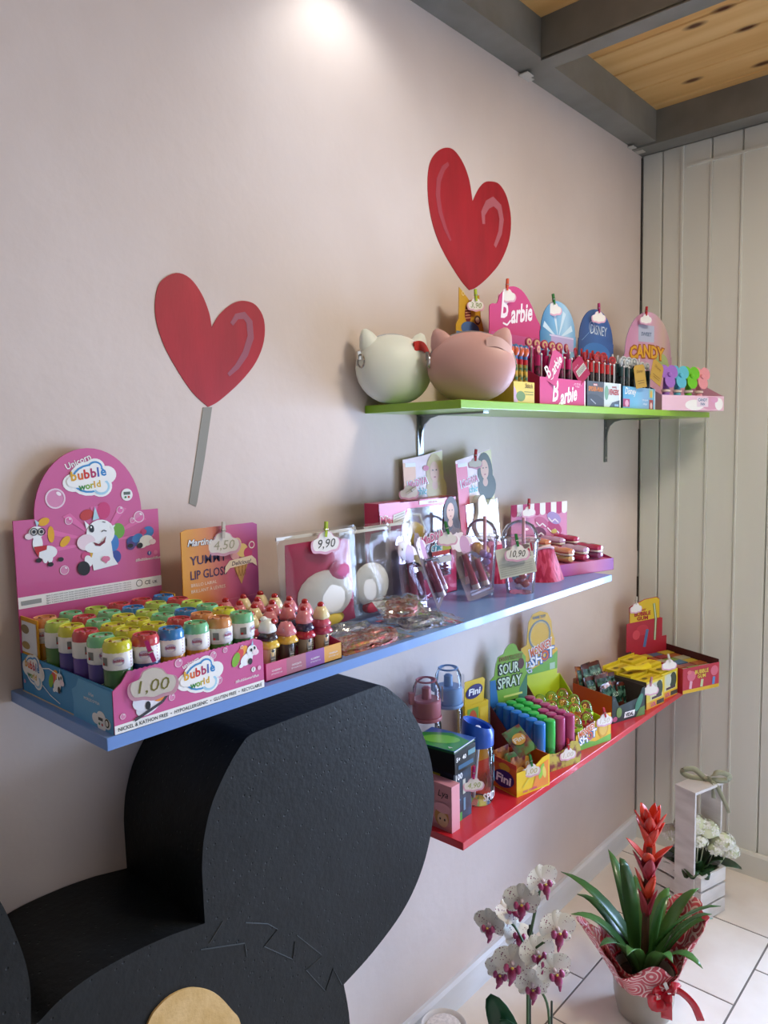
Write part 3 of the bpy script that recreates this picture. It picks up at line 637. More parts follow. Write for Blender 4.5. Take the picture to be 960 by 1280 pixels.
# ------------------------------------------------------------------ clear zip bags with padded masks
film = clear('bag_film', 'fbfcfc', gloss=.012, rough=.12, tint=.02, crinkle=.5, cscale=14, ior=1.28)
film2 = clear('crinkled_film', 'f2f4f6', gloss=.05, rough=.10, tint=.07, crinkle=.9, cscale=34, ior=1.35)
def pillow(b, w, h, d, m, T=None, nu=10, nv=10, amp=0.0, seed=0):
    """flat sealed bag: two bulging sheets joined at the rim, standing in XZ"""
    rnd = random.Random(seed); ph = [rnd.uniform(0, 6) for _ in range(4)]
    for s in (-1, 1):
        def fn(u, v, s=s):
            e = max(0.0, min(1, 4*u*(1-u)))**.5*max(0.0, min(1, 4*v*(1-v)))**.5
            wv = amp*e*(math.sin(9*u+ph[0])*math.sin(8*v+ph[1])+.5*math.sin(17*u+ph[2]+6*v))
            return (u*w, s*(d/2*e)+wv, v*h)
        b.grid(fn, nu, nv, m, T=T)
    return b
def mask_bag(loc, rz, w, h, card, pad, label, accent, hasmask=True, lean=-4):
    t = thing('zip_bag', label, 'zip bag', loc, rz, 'clear zip bags on the blue shelf'); t.rotation_euler = (R(lean), 0, R(90+rz))
    b = MB(); pillow(b, w, h, .020, film, amp=.0012, seed=len(label)); b.obj('bag', t)
    b = MB(); b.box(.0, w, -.0015, .0015, h-.012, h-.006, M('e4e4e2', .3)); b.tube([(w-.006, -.003, h-.009), (w-.002, -.004, h-.004), (w+.001,-.003,h-.012), (w-.004, -.003, h-.02)], .0016, M('e8e8e6', .3), 6); b.obj('zip', t)
    if card:
        b = MB(FRONT(.002)); b.prism(smooth_poly([(.03,.012),(w-.03,.012),(w-.016,.03),(w-.016,h-.05),(w-.03,h-.026),(.04,h-.022),(.02,h-.04),(.016,.03)], 2), 0, .001, M(card, .4)); b.obj('card', t)
    if pad:
        b = MB(); b.ball((w*.55, -.001, h*.36), w*.36, .009, h*.24, M('e9eae8', .6), 18, 10); pd = b.obj('padded_mask', t, label='plain white padded eye mask')
        if card: b = MB(); b.ball((w*.74, -.003, h*.57), w*.14, .008, h*.10, M('c04a80', .6), 12, 8); b.obj('pompom', pd, label='dark pink pompom')
        b = MB(); b.ball((w*.55, -.0015, h*.12), w*.22, .007, h*.075, M(accent, .6), 12, 8); b.obj('lower_band', pd)
    return t
mask_bag((.135, .885, ZB+.001), 0, .208, .205, 'b8175a', True, 'clear zip bag with a crimson card and white mask, in front of the other bags', 'd2b73e')
mask_bag((.117, 1.065, ZB+.001), 0, .155, .195, None, True, 'clear zip bag with a white mask and red band, between the other bags', 'b3293e')
mask_bag((.101, 1.146, ZB+.001), 0, .150, .198, 'c9c3cf', False, 'clear zip bag with a pale grey card, behind the other bags', 'b3293e', lean=-1)
b = MB(); b.tube([(.086-.006, 1.14-.03, ZB+.11), (.086-.006, 1.16, ZB+.12), (.086-.006, 1.17, ZB+.10), (.08, 1.14, ZB+.09), (.08, 1.11, ZB+.11)], .002, M('b3293e')) if 0 else 0
price_tag((.141, .993, ZB+.180), '9,90', 'reading 9,90 on the clear bag with the crimson card', 'lime', -10, .068, pin_up=.38, pinrot=6, ink='3a3a30')

# ------------------------------------------------------------------ sparkly bags lying on the shelf
def glitter(name, ha, hb):
    m = noisy(name, ha, hb, scale=160, rough=.25, bump=.8, bscale=220, detail=2, lo=.45, hi=.55); m.node_tree.nodes['Principled BSDF'].inputs['Metallic'].default_value = .55
    return m
def flat_bag(loc, rz, w, h, content, label, seed):
    t = thing('glitter_headband_bag', label, 'plastic bag', loc, rz, 'sparkly bags lying on the blue shelf'); rnd = random.Random(seed); ph = [rnd.uniform(0, 6) for _ in range(5)]
    def top(u, v):
        e = (max(0, 4*u*(1-u))*max(0, 4*v*(1-v)))**.5
        return (u*w, v*h, .004+.015*e+.006*e*(math.sin(11*u+ph[0])*math.sin(9*v+ph[1])+.6*math.sin(23*u+14*v+ph[2])) + .004*(1-e)*(1+math.sin(20*u+ph[3])*math.sin(17*v+ph[4])))
    b = MB(); b.grid(top, 18, 12, film2); b.grid(lambda u, v: (u*w, (1-v)*h, .0004), 2, 2, film2); b.obj('bag', t)
    for i, (cx, cy, a, c, m) in enumerate(content):
        b = MB(); n = 22; pts = [(cx+a*math.cos(2*PI*k/n), cy+c*math.sin(2*PI*k/n), .006+.003*math.sin(3*2*PI*k/n)) for k in range(n+1)]
        b.tube(pts, .0048, m, 6, caps=False); b.obj('headband', t, label='glittery headband')
    return t
gr, gg, gs = glitter('red_glitter', 'b8404a', 'd9a8a4'), glitter('gold_glitter', 'c08a2c', 'd9584a'), glitter('silver_glitter', '8a90b4', 'c9cbd6')
flat_bag((.282, .900, ZB+.0003), -3, .18, .090, [(.060,.042,.045,.026,gg),(.130,.046,.038,.022,gr),(.095,.048,.068,.034,gr)], 'clear bag of red and gold glitter headbands beside the gloss tray', 3)
flat_bag((.186, .915, ZB+.0003), -2, .16, .036, [(.06,.018,.045,.010,gs),(.115,.018,.032,.010,gs)], 'clear bag of silver glitter in front of the zip bags', 5)
flat_bag((.268, 1.092, ZB+.0003), -14, .14, .125, [(.05,.05,.035,.028,gs),(.08,.065,.045,.034,gs)], 'crinkled clear bag with red and silver glitter nearest the lipstick packs', 9)
b3 = flat_bag((.19, 1.075, ZB+.022), -30, .10, .08, [(.05,.04,.03,.022,gr)], 'small crinkled bag tipped up on top of the sparkly bags', 12); b3.rotation_euler[0] = R(14); b3.location = (.215, 1.075, ZB+.024)
# ------------------------------------------------------------------ girls' make-up sets by the wall
clr = clear('clear_plastic', 'fafbfc', gloss=.01, rough=.06, tint=.015, ior=1.22)
clr_pink = clear('iridescent_plastic', 'f6eef6', gloss=.05, rough=.08, tint=.08, ior=1.22)
def portrait(p, x, y, s, hair, k=2):
    """printed photograph of a long-haired girl"""
    p.ell(x, y, .42*s, .62*s, M(hair, .45), k); p.ell(x+.05*s, y-.45*s, .5*s, .45*s, M(hair, .45), k); p.ell(x-.03*s, y+.08*s, .22*s, .31*s, M('d9ab92', .45), k+1)
    for e in (-.11, .06): p.ell(x+e*s, y+.13*s, .035*s, .022*s, M('3a2a24', .45), k+2, n=8)
    p.ell(x-.03*s, y-.08*s, .06*s, .02*s, M('a8505a', .45), k+2, n=8); p.ell(x-.03*s, y-.32*s, .14*s, .14*s, M('d2a48c', .45), k)
def diva_logo(p, x, y, s, k=3):
    p.text('MiaDIVA', x, y, .2*s, white, k, bold=.10, rot=8, w=.95*s); p.text('MiaDIVA', x, y, .2*s, M('cf2f6c', .4), k+1, bold=.02, rot=8, w=.85*s)
    p.text('chic', x+.12*s, y-.24*s, .19*s, white, k, bold=.10, shear=.2); p.text('chic', x+.12*s, y-.24*s, .19*s, M('27a8b8', .4), k+1, bold=.02, shear=.2)
# boxed set
t = thing('makeup_gift_box', 'pink windowed make-up gift box standing behind the lipstick packs', 'gift box', (.089, 1.205, ZB))
w_, h_, d_ = .285, .238, .045; hot = M('c9245e', .35, coat=.3)
b = MB(); b.box(0, w_, d_-.002, d_, 0, h_, M('b48fa0')); b.box(0, w_, .0, d_-.002, h_-.002, h_, hot); b.box(0, w_, 0, d_-.002, 0, .002, hot); b.box(0, .002, 0, d_-.002, .002, h_-.002, hot); b.box(w_-.002, w_, 0, d_-.002, .002, h_-.002, hot); b.obj('carton', t)
b = MB(FRONT(.001)); win = [(.085,.20),(.06,.07),(.09,.045),(.262,.045),(.262,.216),(.12,.216)]
for a, c, e, f in ((0,.22,w_,h_),(0,0,w_,.045),(.262,.045,w_,.22),(0,.045,.06,.22)): b.box(a, e, c, f, 0, .001, hot)
b.prism([(.06,.15),(.10,.22),(.06,.22)], 0, .001, hot); fpn = b.obj('front_card', t)
b = MB(); b.box(.06, .262, .0006, .0011, .045, .22, clr); b.obj('window', t)
p = MB(FRONT(-.0002)); p.rect(.14,.226,.235,.235,white,2); p.text('make-up set', .19, .228, .005, M('c9245e'), 3); p.pol([(.045,.186),(.088,.194),(.09,.217),(.047,.21)], M('e6e3df'), 2)
for i in range(3): p.line([(.05,.193+.006*i),(.084,.2+.006*i)], .0012, M('8a8a88'), 3)
p.text('Mia', .022, .192, .018, white, 2, bold=.08); p.text('Mia', .022, .192, .018, M('d8577f'), 3, bold=.02)
portrait(p, .262, .195, .070, '3a2620'); diva_logo(p, .19, .135, .10); p.rect(.17,.078,.262,.094,M('dfe3e2'),2); p.rect(.185,.098,.255,.108,M('c4452f'),2); p.rect(.215,.108,.262,.15,M('b9c23a'),2)
for i in range(3): p.rect(.175,.050+.008*i,.25,.054+.008*i,M('7c2a44'),2)
p.obj('artwork', fpn)
for nm, x, z, a, c, h in (('toy_handbag', .135, .158, .05, .028, 'd8b53a'), ('hair_roll', .165, .085, .035, .03, 'd9c9a0'), ('hair_brush', .098, .10, .022, .05, '6f9a4a'), ('pink_bow', .083, .168, .016, .018, 'e06a94')):
    b = MB(); b.ball((x, .022, z), a, .016, c, M(h, .4), 14, 8); b.obj(nm, t)
b = MB(); b.tube([(.10,.022,.165),(.12,.02,.205),(.165,.02,.20),(.185,.02,.16)], .004, M('d9d2c4', .4), 8); b.obj('bag_handle', t)
# tall blister cards leaning on the wall
def blister_card(loc, rz, w, h, label, hair, tint, roll=0, white_pouch=False):
    t = thing('blister_card', label, 'blister pack', loc, rz, 'make-up blister cards'); t.rotation_euler = (R(-3), R(roll), R(90+rz))
    b = MB(FRONT(.0015)); b.prism([(0,0),(w,0),(w,h),(w*.55,h-.012),(.0,h-.022)], 0, .0015, M('e8cfd2', .4)); c = b.obj('card', t)
    p = MB(FRONT()); p.pol([(.0,.02),(w*.25,.02),(w*.3,h-.03),(0,h-.03)], M(tint, .4), 1); p.rect(w*.05,h-.04,w*.3,h-.03,white,2); p.pol([(w*.62,h*.55),(w,h*.55),(w,h-.003),(w*.7,h-.01)], M('d9cf9a', .4), 1)
    portrait(p, w*.78, h-.062, .085, hair); diva_logo(p, w*.34, h-.088, .09); p.ell(w*.55, h-.045, .012, .007, M('c95a78', .4), 3)
    p.rect(w*.15,h*.30,w*.62,h*.60,M('a8385c', .4),1); p.ell(w*.3,h*.56,.02,.012,M('4a2a3a'),3,20); p.obj('artwork', c)
    if white_pouch:
        b = MB(FRONT(.0)); outl = smooth_poly([(.05,.125),(.075,.10),(.095,.118),(.115,.095),(.135,.12),(.148,.15),(.145,.19),(.118,.21),(.10,.195),(.085,.225),(.06,.215),(.055,.18),(.04,.15)], 3); b.prism(outl, .0, .02, M('eef0f0', .35), smooth=True); b.obj('plush_pouch', t, label='white scalloped plush pouch')
        for i, (x, z, h2) in enumerate(((.045,.088,'c9a33a'),(.075,.075,'d9b86a'),(.11,.08,'d98ab0'),(.14,.075,'e3b0c8'))): b = MB(); b.ball((x, -.014, z), .018, .014, .018, M(h2, .2, coat=.6), 12, 8); b.obj('bauble', t)
    else:
        b = MB(FRONT(0)); b.prism(smooth_poly([(w*.5,h*.36),(w*.95,h*.36),(w*.98,h*.5),(w*.85,h*.56),(w*.6,h*.58),(w*.48,h*.5)], 3), 0, .010, M('f2f2f2', .25, coat=.4), smooth=True); b.obj('makeup_case', t)
    b = MB(); b.box(w*.08, w*.96, -.0125, -.012, .03, h*.6, clr); b.box(w*.08, w*.96, -.012, 0, h*.6, h*.602, clr); b.obj('blister', t)
    return t
blister_card((.030, 1.378, ZB), 0, .158, .352, 'tall make-up blister card with a blonde girl, behind the pink gift box', 'c9b27a', 'f0b890')
blister_card((.062, 1.565, ZB), 0, .165, .345, 'tall make-up blister card with a white plush pouch, leaning right', '3f4a3a', 'e0607c', -3, True)
price_tag((.075, 1.325, ZB+.255), '', 'standing behind the pink gift box', 'white', -25, .05, pin_up=.05, pinrot=60)
price_tag((.088, 1.575, ZB+.315), '', 'on the blister card with the white plush pouch', 'red', -25, .042, pin_up=.45, pinrot=6)

# unicorn-outline lipstick packs
UNI = smooth_poly([(.012,0),(.088,0),(.094,.012),(.092,.055),(.082,.095),(.064,.128),(.068,.150),(.062,.168),(.047,.172),(.044,.186),(.036,.172),(.020,.168),(.010,.150),(.012,.125),(.006,.085),(.005,.02)], 3)
def lipstick_pack(loc, rz, roll, lean, label):
    t = thing('lipstick_pack', label, 'blister pack', loc, rz, 'clear lipstick packs'); t.rotation_euler = (R(lean), R(roll), R(90+rz))
    b = MB(FRONT(.001)); b.prism(UNI, 0, .001, clr_pink); c = b.obj('backing', t)
    p = MB(FRONT(.0)); p.pol([(x*.8+.01, y*.2+.125) for x, y in UNI], M('e7dbe6', .3), 1); p.ell(.035,.135,.016,.02,M('ede9ef',.3),2); p.ell(.055,.125,.016,.026,M('c9a0c8',.3),2,-15); p.ell(.03,.14,.002,.003,blk,3,n=8); p.rect(.02,.010,.085,.014,M('b8b4d0'),2); p.rect(.02,.018,.07,.021,M('c8c4dc'),2); p.ring(.045,.11,.004,.001,M('9a8aa8'),3); p.obj('artwork', c)
    b = MB(); b.prism([(x*.86+.007, y*.62+.012) for x, y in smooth_poly([(.012,.02),(.088,.02),(.09,.10),(.06,.15),(.02,.15),(.01,.10)],3)], 0, .018, clr, T=FRONT(-.001), smooth=True); b.obj('bubble', t)
    for x, h, col in ((.034, .085, '8a3a58'), (.066, .065, 'a05878')):
        b = MB(); b.lathe([(0,0),(.009,0),(.009,h*.45),(.0078,h*.45),(.0078,h*.8),(.006,h),(0,h)], M(col, .2, coat=.6), 14, T=Matrix.Translation((x, -.0105, .022))); o = b.obj('lipstick', t); MB().lathe([(0,0),(.0094,0),(.0094,.012),(0,.012)], M('d8c8d4', .25, .6), 14, T=Matrix.Translation((x, -.0105, .021))).obj('collar', o)
    return t
lipstick_pack((.196, 1.384, ZB+.001), -8, -8, -20, 'unicorn-outline lipstick pack leaning on the first clear cup, green peg on it')
lipstick_pack((.20, 1.270, ZB+.001), 28, -16, -16, 'unicorn-outline lipstick pack turned edge-on beside the crinkled bag')
lipstick_pack((.155, 1.208, ZB+.001), 5, 4, -13, 'unicorn-outline lipstick pack directly in front of the pink gift box')
price_tag((.165, 1.352, ZB+.150), '', 'on the lipstick pack by the clear cups', 'green', -30, .05, pin_up=.5, pinrot=-14)

# domed party cups
def dome_cup(loc, rb, rt, hb, label, fill, seed):
    t = thing('dome_lid_cup', label, 'cup', loc, -30, 'clear cups with dome lids'); rnd = random.Random(seed)
    b = MB(); b.lathe([(0,0),(rb,0),(rb+.001,.003),(rt,hb),(rt+.003,hb),(rt+.003,hb+.003)], clr_pink, 24); b.obj('cup', t)
    b = MB(); b.lathe([(rt+.004,hb-.001),(rt+.0045,hb+.006),(rt-.001,hb+.008),(rt*.93,hb+.022),(rt*.72,hb+.038),(rt*.35,hb+.047),(.008,hb+.049)], clr, 24, close=False); b.obj('dome_lid', t)
    b = MB(); b.tube([(.008,.0,.012),(.010,0,hb+.055)], .0045, M('e3a8b8', .3), 10); b.obj('straw', t)
    for i in range(11):
        a, q, z = rnd.uniform(0,6.28), rb*.55*rnd.random()**.5, .012+i*hb*.062; m = M(rnd.choice(fill), .3, coat=.4)
        b = MB(); b.ball((q*math.cos(a), q*math.sin(a), z), rb*rnd.uniform(.28,.42), rb*.35, rb*rnd.uniform(.22,.36), m, 8, 6); b.obj('toy_filling', t)
    return t
dome_cup((.126, 1.545, ZB+.0003), .029, .040, .128, 'clear dome-lid cup with a pink straw, behind the leaning lipstick pack', ['b88ac4','c8a8d8','d9a33a','4a3a40','c06a9a','a8b8d8'], 2)
dome_cup((.226, 1.565, ZB+.0003), .033, .045, .128, 'clear dome-lid cup with a label card hung on its front', ['a8d4dc','c99ac4','c0392f','d8d8e8','9ab8e0','c06a9a'], 4)
t = thing('label_card', 'clear-edged printed label card reading 10,90 hung on the front cup', 'label card', (.264, 1.497, ZB+.055), -36); t.rotation_euler = (R(-6), R(-9), R(126-72))
b = MB(FRONT(.0008)); b.prism([(-.046,0),(.046,0),(.046,.07),(-.046,.07)], 0, .0008, M('d8dcd2', .35)); c = b.obj('card', t)
p = MB(FRONT()); p.rect(-.044,.003,.044,.034,M('c2c8c0'),1)
for i in range(5): p.text('contents and instructions for use of this product', -.002, .005+.005*i, .0026, M('6a6e6a'), 2, w=.08)
p.text('CE', .034, .040, .008, blk, 2); p.ring(.018,.044,.005,.001,M('b8323a'),2); p.rect(-.02,.038,-.006,.046,M('5a5a58'),2); p.rect(.042,.05,.046,.07,M('b3204a'),1); p.ell(.02,.064,.02,.006,M('7a6a6a'),2)
for x, h2 in ((.012,'c0506a'),(.024,'2a8a6a'),(.036,'c03a5a')): p.ell(x,.053,.003,.006,M(h2),2,n=10)
p.obj('print', c)
price_tag((.2645, 1.489, ZB+.109), '10,90', 'reading 10,90 on the label card of the front cup', 'green', -36, .062, pin_up=.5, pinrot=-10, ink='3a3a30')
# crimson mesh pouch behind the cup
t = thing('mesh_pouch', 'crimson ribbed pouch tapering upwards between the front cup and the eclair tray', 'pouch', (.20, 1.735, ZB+.0003), -30)
b = MB(); crim = noisy('crimson_mesh', 'b01c48', 'd2486e', scale=90, rough=.45, bump=.8, bscale=160, stretch=(1,1,.25), detail=1, lo=.45, hi=.55)
b.grid(lambda u, v: ((-.055+.11*u)*(1-.62*v), -.03*(1-v)*math.sin(PI*u)-.002, .088*v), 14, 8, crim); b.grid(lambda u, v: ((.055-.11*u)*(1-.62*v), .02*(1-v)*math.sin(PI*u)+.002, .088*v), 14, 8, crim); b.obj('pouch', t)
b = MB(); b.tube([(-.025,0,.085),(-.01,-.004,.09),(.01,-.004,.09),(.022,0,.085)], .004, M('e6c2cf', .4), 8); b.obj('drawstring', t)
t = thing('mesh_pouch', 'crimson ribbed pouch half hidden between the two clear cups', 'pouch', (.115, 1.64, ZB+.0003), -30)
b = MB(); b.grid(lambda u, v: ((-.04+.08*u)*(1-.5*v), -.02*(1-v)*math.sin(PI*u)-.002, .1*v), 12, 6, crim); b.grid(lambda u, v: ((.04-.08*u)*(1-.5*v), .02*(1-v)*math.sin(PI*u)+.002, .1*v), 12, 6, crim); b.obj('pouch', t)

# ------------------------------------------------------------------ eclair lip gloss display
EC = thing('eclair_display', 'pink tray of eclair lip glosses with a striped awning header, end of the blue shelf', 'display box', (.209, 1.794, ZB), -16.7)
w_, d_ = .209, .185; pur = gradient('purple_pink_print', [(0,'b04a9c'),(.35,'b0486a'),(.6,'c05a80'),(1,'8a3a90')], 'X', .209); rose = M('cf6fa0', .4)
b = MB(); b.box(0, w_, 0, d_, 0, .002, rose); b.box(0, .0015, .0015, d_, .002, .033, M('a82a5c'))
b.prism([(.0,.002),(d_,.002),(d_,.075),(.0,.033)], w_-.0015, w_, M('a82a5c', .4), T=Matrix(((0,0,1,0),(1,0,0,0),(0,1,0,0),(0,0,0,1)))); b.box(.0015, w_-.0015, .0015, .095, .030, .032, rose); b.box(.0015, w_-.0015, .095, .18, .046, .048, rose); b.box(.0015, w_-.0015, .0945, .0955, .03, .048, rose); b.obj('tray', EC)
b = MB(FRONT(.0015)); b.prism([(0,0),(w_,0),(w_,.034),(0,.034)], 0, .0015, pur); b.obj('front_panel', EC)
b = MB(FRONT(d_)); b.prism([(-.012,.002),(w_,.002),(w_,.186),(-.012,.186)], 0, .0025, M('d685ad', .4)); hd = b.obj('header', EC)
p = MB(FRONT(d_-.0025))
for i in range(10):
    x = -.012+i*.0221; p.rect(x, .158, x+.0221, .186, M('b8356e') if i % 2 == 0 else white, 1); p.ell(x+.011, .158, .011, .008, M('b8356e') if i % 2 == 0 else white, 1, n=14)
p.text('Martinelia', .04, .152, .012, M('8a3a6a'), 3, bold=.05, shear=.3); p.text('Martinelia', .04, .152, .012, white, 4, bold=.015, shear=.3)
for x, y, s, h2 in ((.105,.128,.028,'c0608a'),(.155,.138,.03,'a892c8'),(.155,.108,.034,'b8356e'),(.10,.10,.025,'7a3a5a')):
    p.ell(x, y, s, s*.55, M(h2), 2, -25); p.line([(x-s*.8,y+s*.1),(x-.3*s,y-.35*s),(x+.1*s,y-.1*s),(x+s*.6,y-s*.5)], .004, M('f0e6ea'), 3)
p.ell(.155,.098,.012,.007,M('c9b04a'),4); p.rect(-.012,.07,w_,.085,M('e09cc0'),1); p.ring(.19,.082,.006,.002,M('c05a80'),2); p.obj('artwork', hd)
def eclair(top, bot, label, loc):
    t = thing('eclair_lip_gloss', label, 'lip gloss', loc, -16.7, 'eclair lip glosses'); n = 16
    def cap(z, ry, rz_, m, sx=1.0, lump=0):
        b = MB(); Lh = .044
        prof = [(.0,-Lh),(.7,-Lh+.003),(.95,-Lh+.010),(1,-Lh+.022)] + [(1+lump*.10*math.sin(k*1.9),-Lh+.022+k*.0115) for k in range(1,5)] + [(1,Lh-.012),(.9,Lh-.005),(.6,Lh-.001),(0,Lh)]
        v = []; f = []
        for r, y in prof:
            for k in range(12): a = 2*PI*k/12; v.append((ry*r*math.cos(a), y, z+rz_*r*math.sin(a)))
        for i in range(len(prof)-1):
            for k in range(12): f.append((i*12+k, (i+1)*12+k, (i+1)*12+(k+1)%12, i*12+(k+1)%12))
        b.add(v, f, m, True); return b
    T = (0, .046, 0)
    o = cap(.012, .0165, .011, M(bot, .3, coat=.5)).obj('bun', t); o.location = T
    o = cap(.024, .0155, .0055, M('f0e8dc', .3)).obj('cream', t); o.location = T
    o = cap(.032, .0170, .010, M(top, .2, coat=.7), lump=1).obj('icing', t); o.location = T
    return t
dd = Vector((.287, .958)); nn = Vector((.958, -.287))
for i, (tp, bt, nm) in enumerate((('d98a6a','c9a068','caramel'),('c8a0c4','b03058','lilac'),('b8305c','8a3a6a','crimson'),)):
    for r in range(2):
        pos = Vector((.209, 1.794)) + dd*(.050+i*.056) - nn*(.002+r*.090)
        eclair(tp, bt, f'{nm} iced eclair lip gloss, {"front" if r == 0 else "back"} one of its pair in the striped tray', (pos.x, pos.y, ZB+.033+.016*r))
price_tag((.066, 1.872, ZB+.165), '', 'on the striped eclair header', 'red', -20, .05, pin_up=.45, pinrot=2)
# ================================================================== green shelf
def zip_bag(loc, rz, col, strap, label, spare=0):
    """plain rounded silicone purse with two ears and a zip"""
    t = thing('silicone_purse', label, 'purse', loc, rz, 'round eared purses'); m = M(col, .45, sub=.15, name='silicone_'+col)
    a, c, dp = .100, .079, .050; b = MB(); nu, nv = 28, 16; v = []; f = []
    for j in range(nv+1):
        th = PI*j/nv-PI/2
        for i in range(nu):
            ph = 2*PI*i/nu; ct = abs(math.cos(th))**.95
            v.append((a*ct*math.cos(ph), dp*ct*math.sin(ph), c+c*math.sin(th)))
    for j in range(nv):
        for i in range(nu): f.append((j*nu+i, j*nu+(i+1)%nu, (j+1)*nu+(i+1)%nu, (j+1)*nu+i))
    b.add(v, f, m, True); b.obj('pouch', t)
    for s in (-1, 1):
        b = MB(); b.lathe([(.030,-.014),(.026,.010),(.017,.028),(.007,.039),(0,.041)], m, 16, T=Matrix.Translation((s*.064, 0, c*1.62)) @ Matrix.Rotation(R(s*24), 4, 'Y') @ Matrix.Diagonal((1,.55,1,1))); b.obj('ear', t)
    b = MB(); n = 40; b.tube([(a*1.004*math.cos(q), -.0, c+c*1.004*math.sin(q)) for q in [PI*.02+PI*.96*k/n for k in range(n+1)]], .0022, M('b9b9b9', .3, .7), 6); b.obj('zip', t)
    b = MB(); n = 16; b.tube([(-a*.97, -.014+.012*math.cos(q), c*1.18+.014*math.sin(q)) for q in [2*PI*k/n for k in range(n+1)]], .0022, M('b5b2ac', .25, 1), 6, caps=False); b.box(-a-.004, -a+.004, -.012, -.004, c*1.22, c*1.45, M('c5c2bc', .25, 1)); b.obj('zip_pull', t)
    if strap:
        b = MB(); b.grid(lambda u, v: (.028+.060*u, -.040+.022*u+(.004 if 0 else 0)-.006*math.sin(PI*u), c*2-.030-.020*u*u+.006*math.sin(PI*u)+(v-.5)*.022), 10, 3, M(strap, .4)); b.grid(lambda u, v: (.028+.060*u, -.036+.022*u-.006*math.sin(PI*u), c*2-.030-.020*u*u+.006*math.sin(PI*u)+(.5-v)*.022), 10, 3, M(strap, .4)); b.obj('wrist_strap', t)
    return t
zip_bag((.058, 1.302, ZG+.0005), -15, 'e3e9e2', 'c22a1e', 'white round silicone purse with ears and a red strap at the shelf end')
zip_bag((.200, 1.404, ZG+.0005), -48, 'cb9f9c', 'e6c0bc', 'pink round silicone purse with ears and a pale strap beside the white one')
def header_card(t, x0, x1, y, zs, zt, col, inset, art, z0=.0, edge=None):
    b = MB(FRONT(y+.002)); b.prism(arch(x0, x1, z0, zs, zt, inset, 20), 0, .002, col if not isinstance(col, str) else M(col, .4), ms=M(edge or 'c0607f', .5)); h = b.obj('header', t)
    p = MB(FRONT(y)); art(p); p.obj('artwork', h); return h
def open_box(t, w, d, hf, hb, mf, ms=None, hs=None):
    """display tray: low front, higher back"""
    ms = ms or mf; b = MB(); b.box(0, w, .0015, d, 0, .0015, ms)
    for x in (0, w-.0015): b.prism([(.0015,.0015),(d,.0015),(d,hb),(.0015,hs or hf)], x, x+.0015, ms, T=Matrix(((0,0,1,0),(1,0,0,0),(0,1,0,0),(0,0,0,1))))
    b.box(.0015, w-.0015, d-.0015, d, .0015, hb, ms); tr = b.obj('tray', t)
    b = MB(); b.box(0, w, 0, .0015, 0, hf, mf); f = b.obj('front_panel', t); return tr, f
# ---- pencils and pens
def pencil(kind):
    t = thing('character_pen' if kind != 'stitch' else 'topper_pencil', '', 'pen', (0,0,0), 0)
    def cyl(r, z0, z1, m, nm, par=None, r2=None): return MB().lathe([(0,z0),(r,z0),(r2 or r,z1),(0,z1)], m, 12).obj(nm, par or t)
    if kind == 'stitch':
        cyl(.0065, 0, .090, noisy('stitch_wrap', 'c9a03a', '3f6a4a', scale=60, rough=.35, lo=.5, hi=.6), 'barrel'); cyl(.0068, .090, .102, M('b3202a', .35), 'band'); cyl(.0060, .102, .112, M('4a70a8', .4), 'topper_base')
        b = MB(); b.ball((0,0,.122), .012, .010, .016, noisy('topper_print', '2f6aa0', 'c8582a', scale=50, rough=.3, lo=.45, hi=.55), 10, 8); b.obj('topper', t)
    else:
        body, grip, disc, face, clip = {'barbie': ('3a2028','b3145e','a83058','c9a878','d8c8cc'), 'hero': ('20181a','b01c22','b01c22','7a1418','d9d4d0'), 'film': ('1e2428','1e3a3c','c8ccd0','8a9498','d0d4d4')}[kind]
        cyl(.0068, 0, .092, noisy('pen_'+kind, body, {'barbie':'8a2050','hero':'3a2a2c','film':'3a4a4c'}[kind], scale=45, rough=.25, coat=.5, lo=.5, hi=.65), 'barrel'); cyl(.0078, .092, .118, M(grip, .25, coat=.5), 'cap'); 
        b = MB(); b.box(-.0016, .0016, -.0105, -.0078, .030, .118, M(clip, .25, .6)); b.ball((0,-.009,.119), .0032, .0032, .0032, M('eeeae8', .3), 8, 6); b.obj('clip', t)
        b = MB(); b.lathe([(0,-.0022),(.0115,-.0022),(.0122,0),(.0115,.0022),(0,.0022)], M(disc, .3, coat=.4), 16, T=Matrix.Translation((0,0,.132)) @ Matrix.Rotation(R(90), 4, 'X')); o = b.obj('emblem_disc', t)
        p = MB(FRONT(-.0024, 0, .132)); p.ell(0, 0, .0085, .0085, M(face), 1, n=14); p.ell(0, 0, .004, .004, M(disc), 2, n=10); p.obj('emblem_print', o)
    return t
def fill_pens(kind, loc, rz, w, d, cols, rows, where, lift=.028, dz=.0):
    pr = None; Rm = Matrix.Rotation(R(90+rz), 3, 'Z')
    for r in range(rows):
        for c in range(cols):
            pos = Vector(loc) + Rm @ Vector(((c+.5)*w/cols, .016+r*.026, .0))
            lab = f'{where}, {["front","second","back"][r]} row, {c+1 if cols > 3 else c+1}{["st","nd","rd","th","th","th","th"][c]} from left'
            p3 = (pos.x, pos.y, loc[2]+.0018+r*dz)
            if pr is None: pr = pencil(kind); pr.location = p3; pr.rotation_euler[2] = R(90+rz+random.uniform(-15,15)); pr['label'] = lab; pr['group'] = where
            else: dup(pr, p3, rz+random.uniform(-35,35), lab, where)
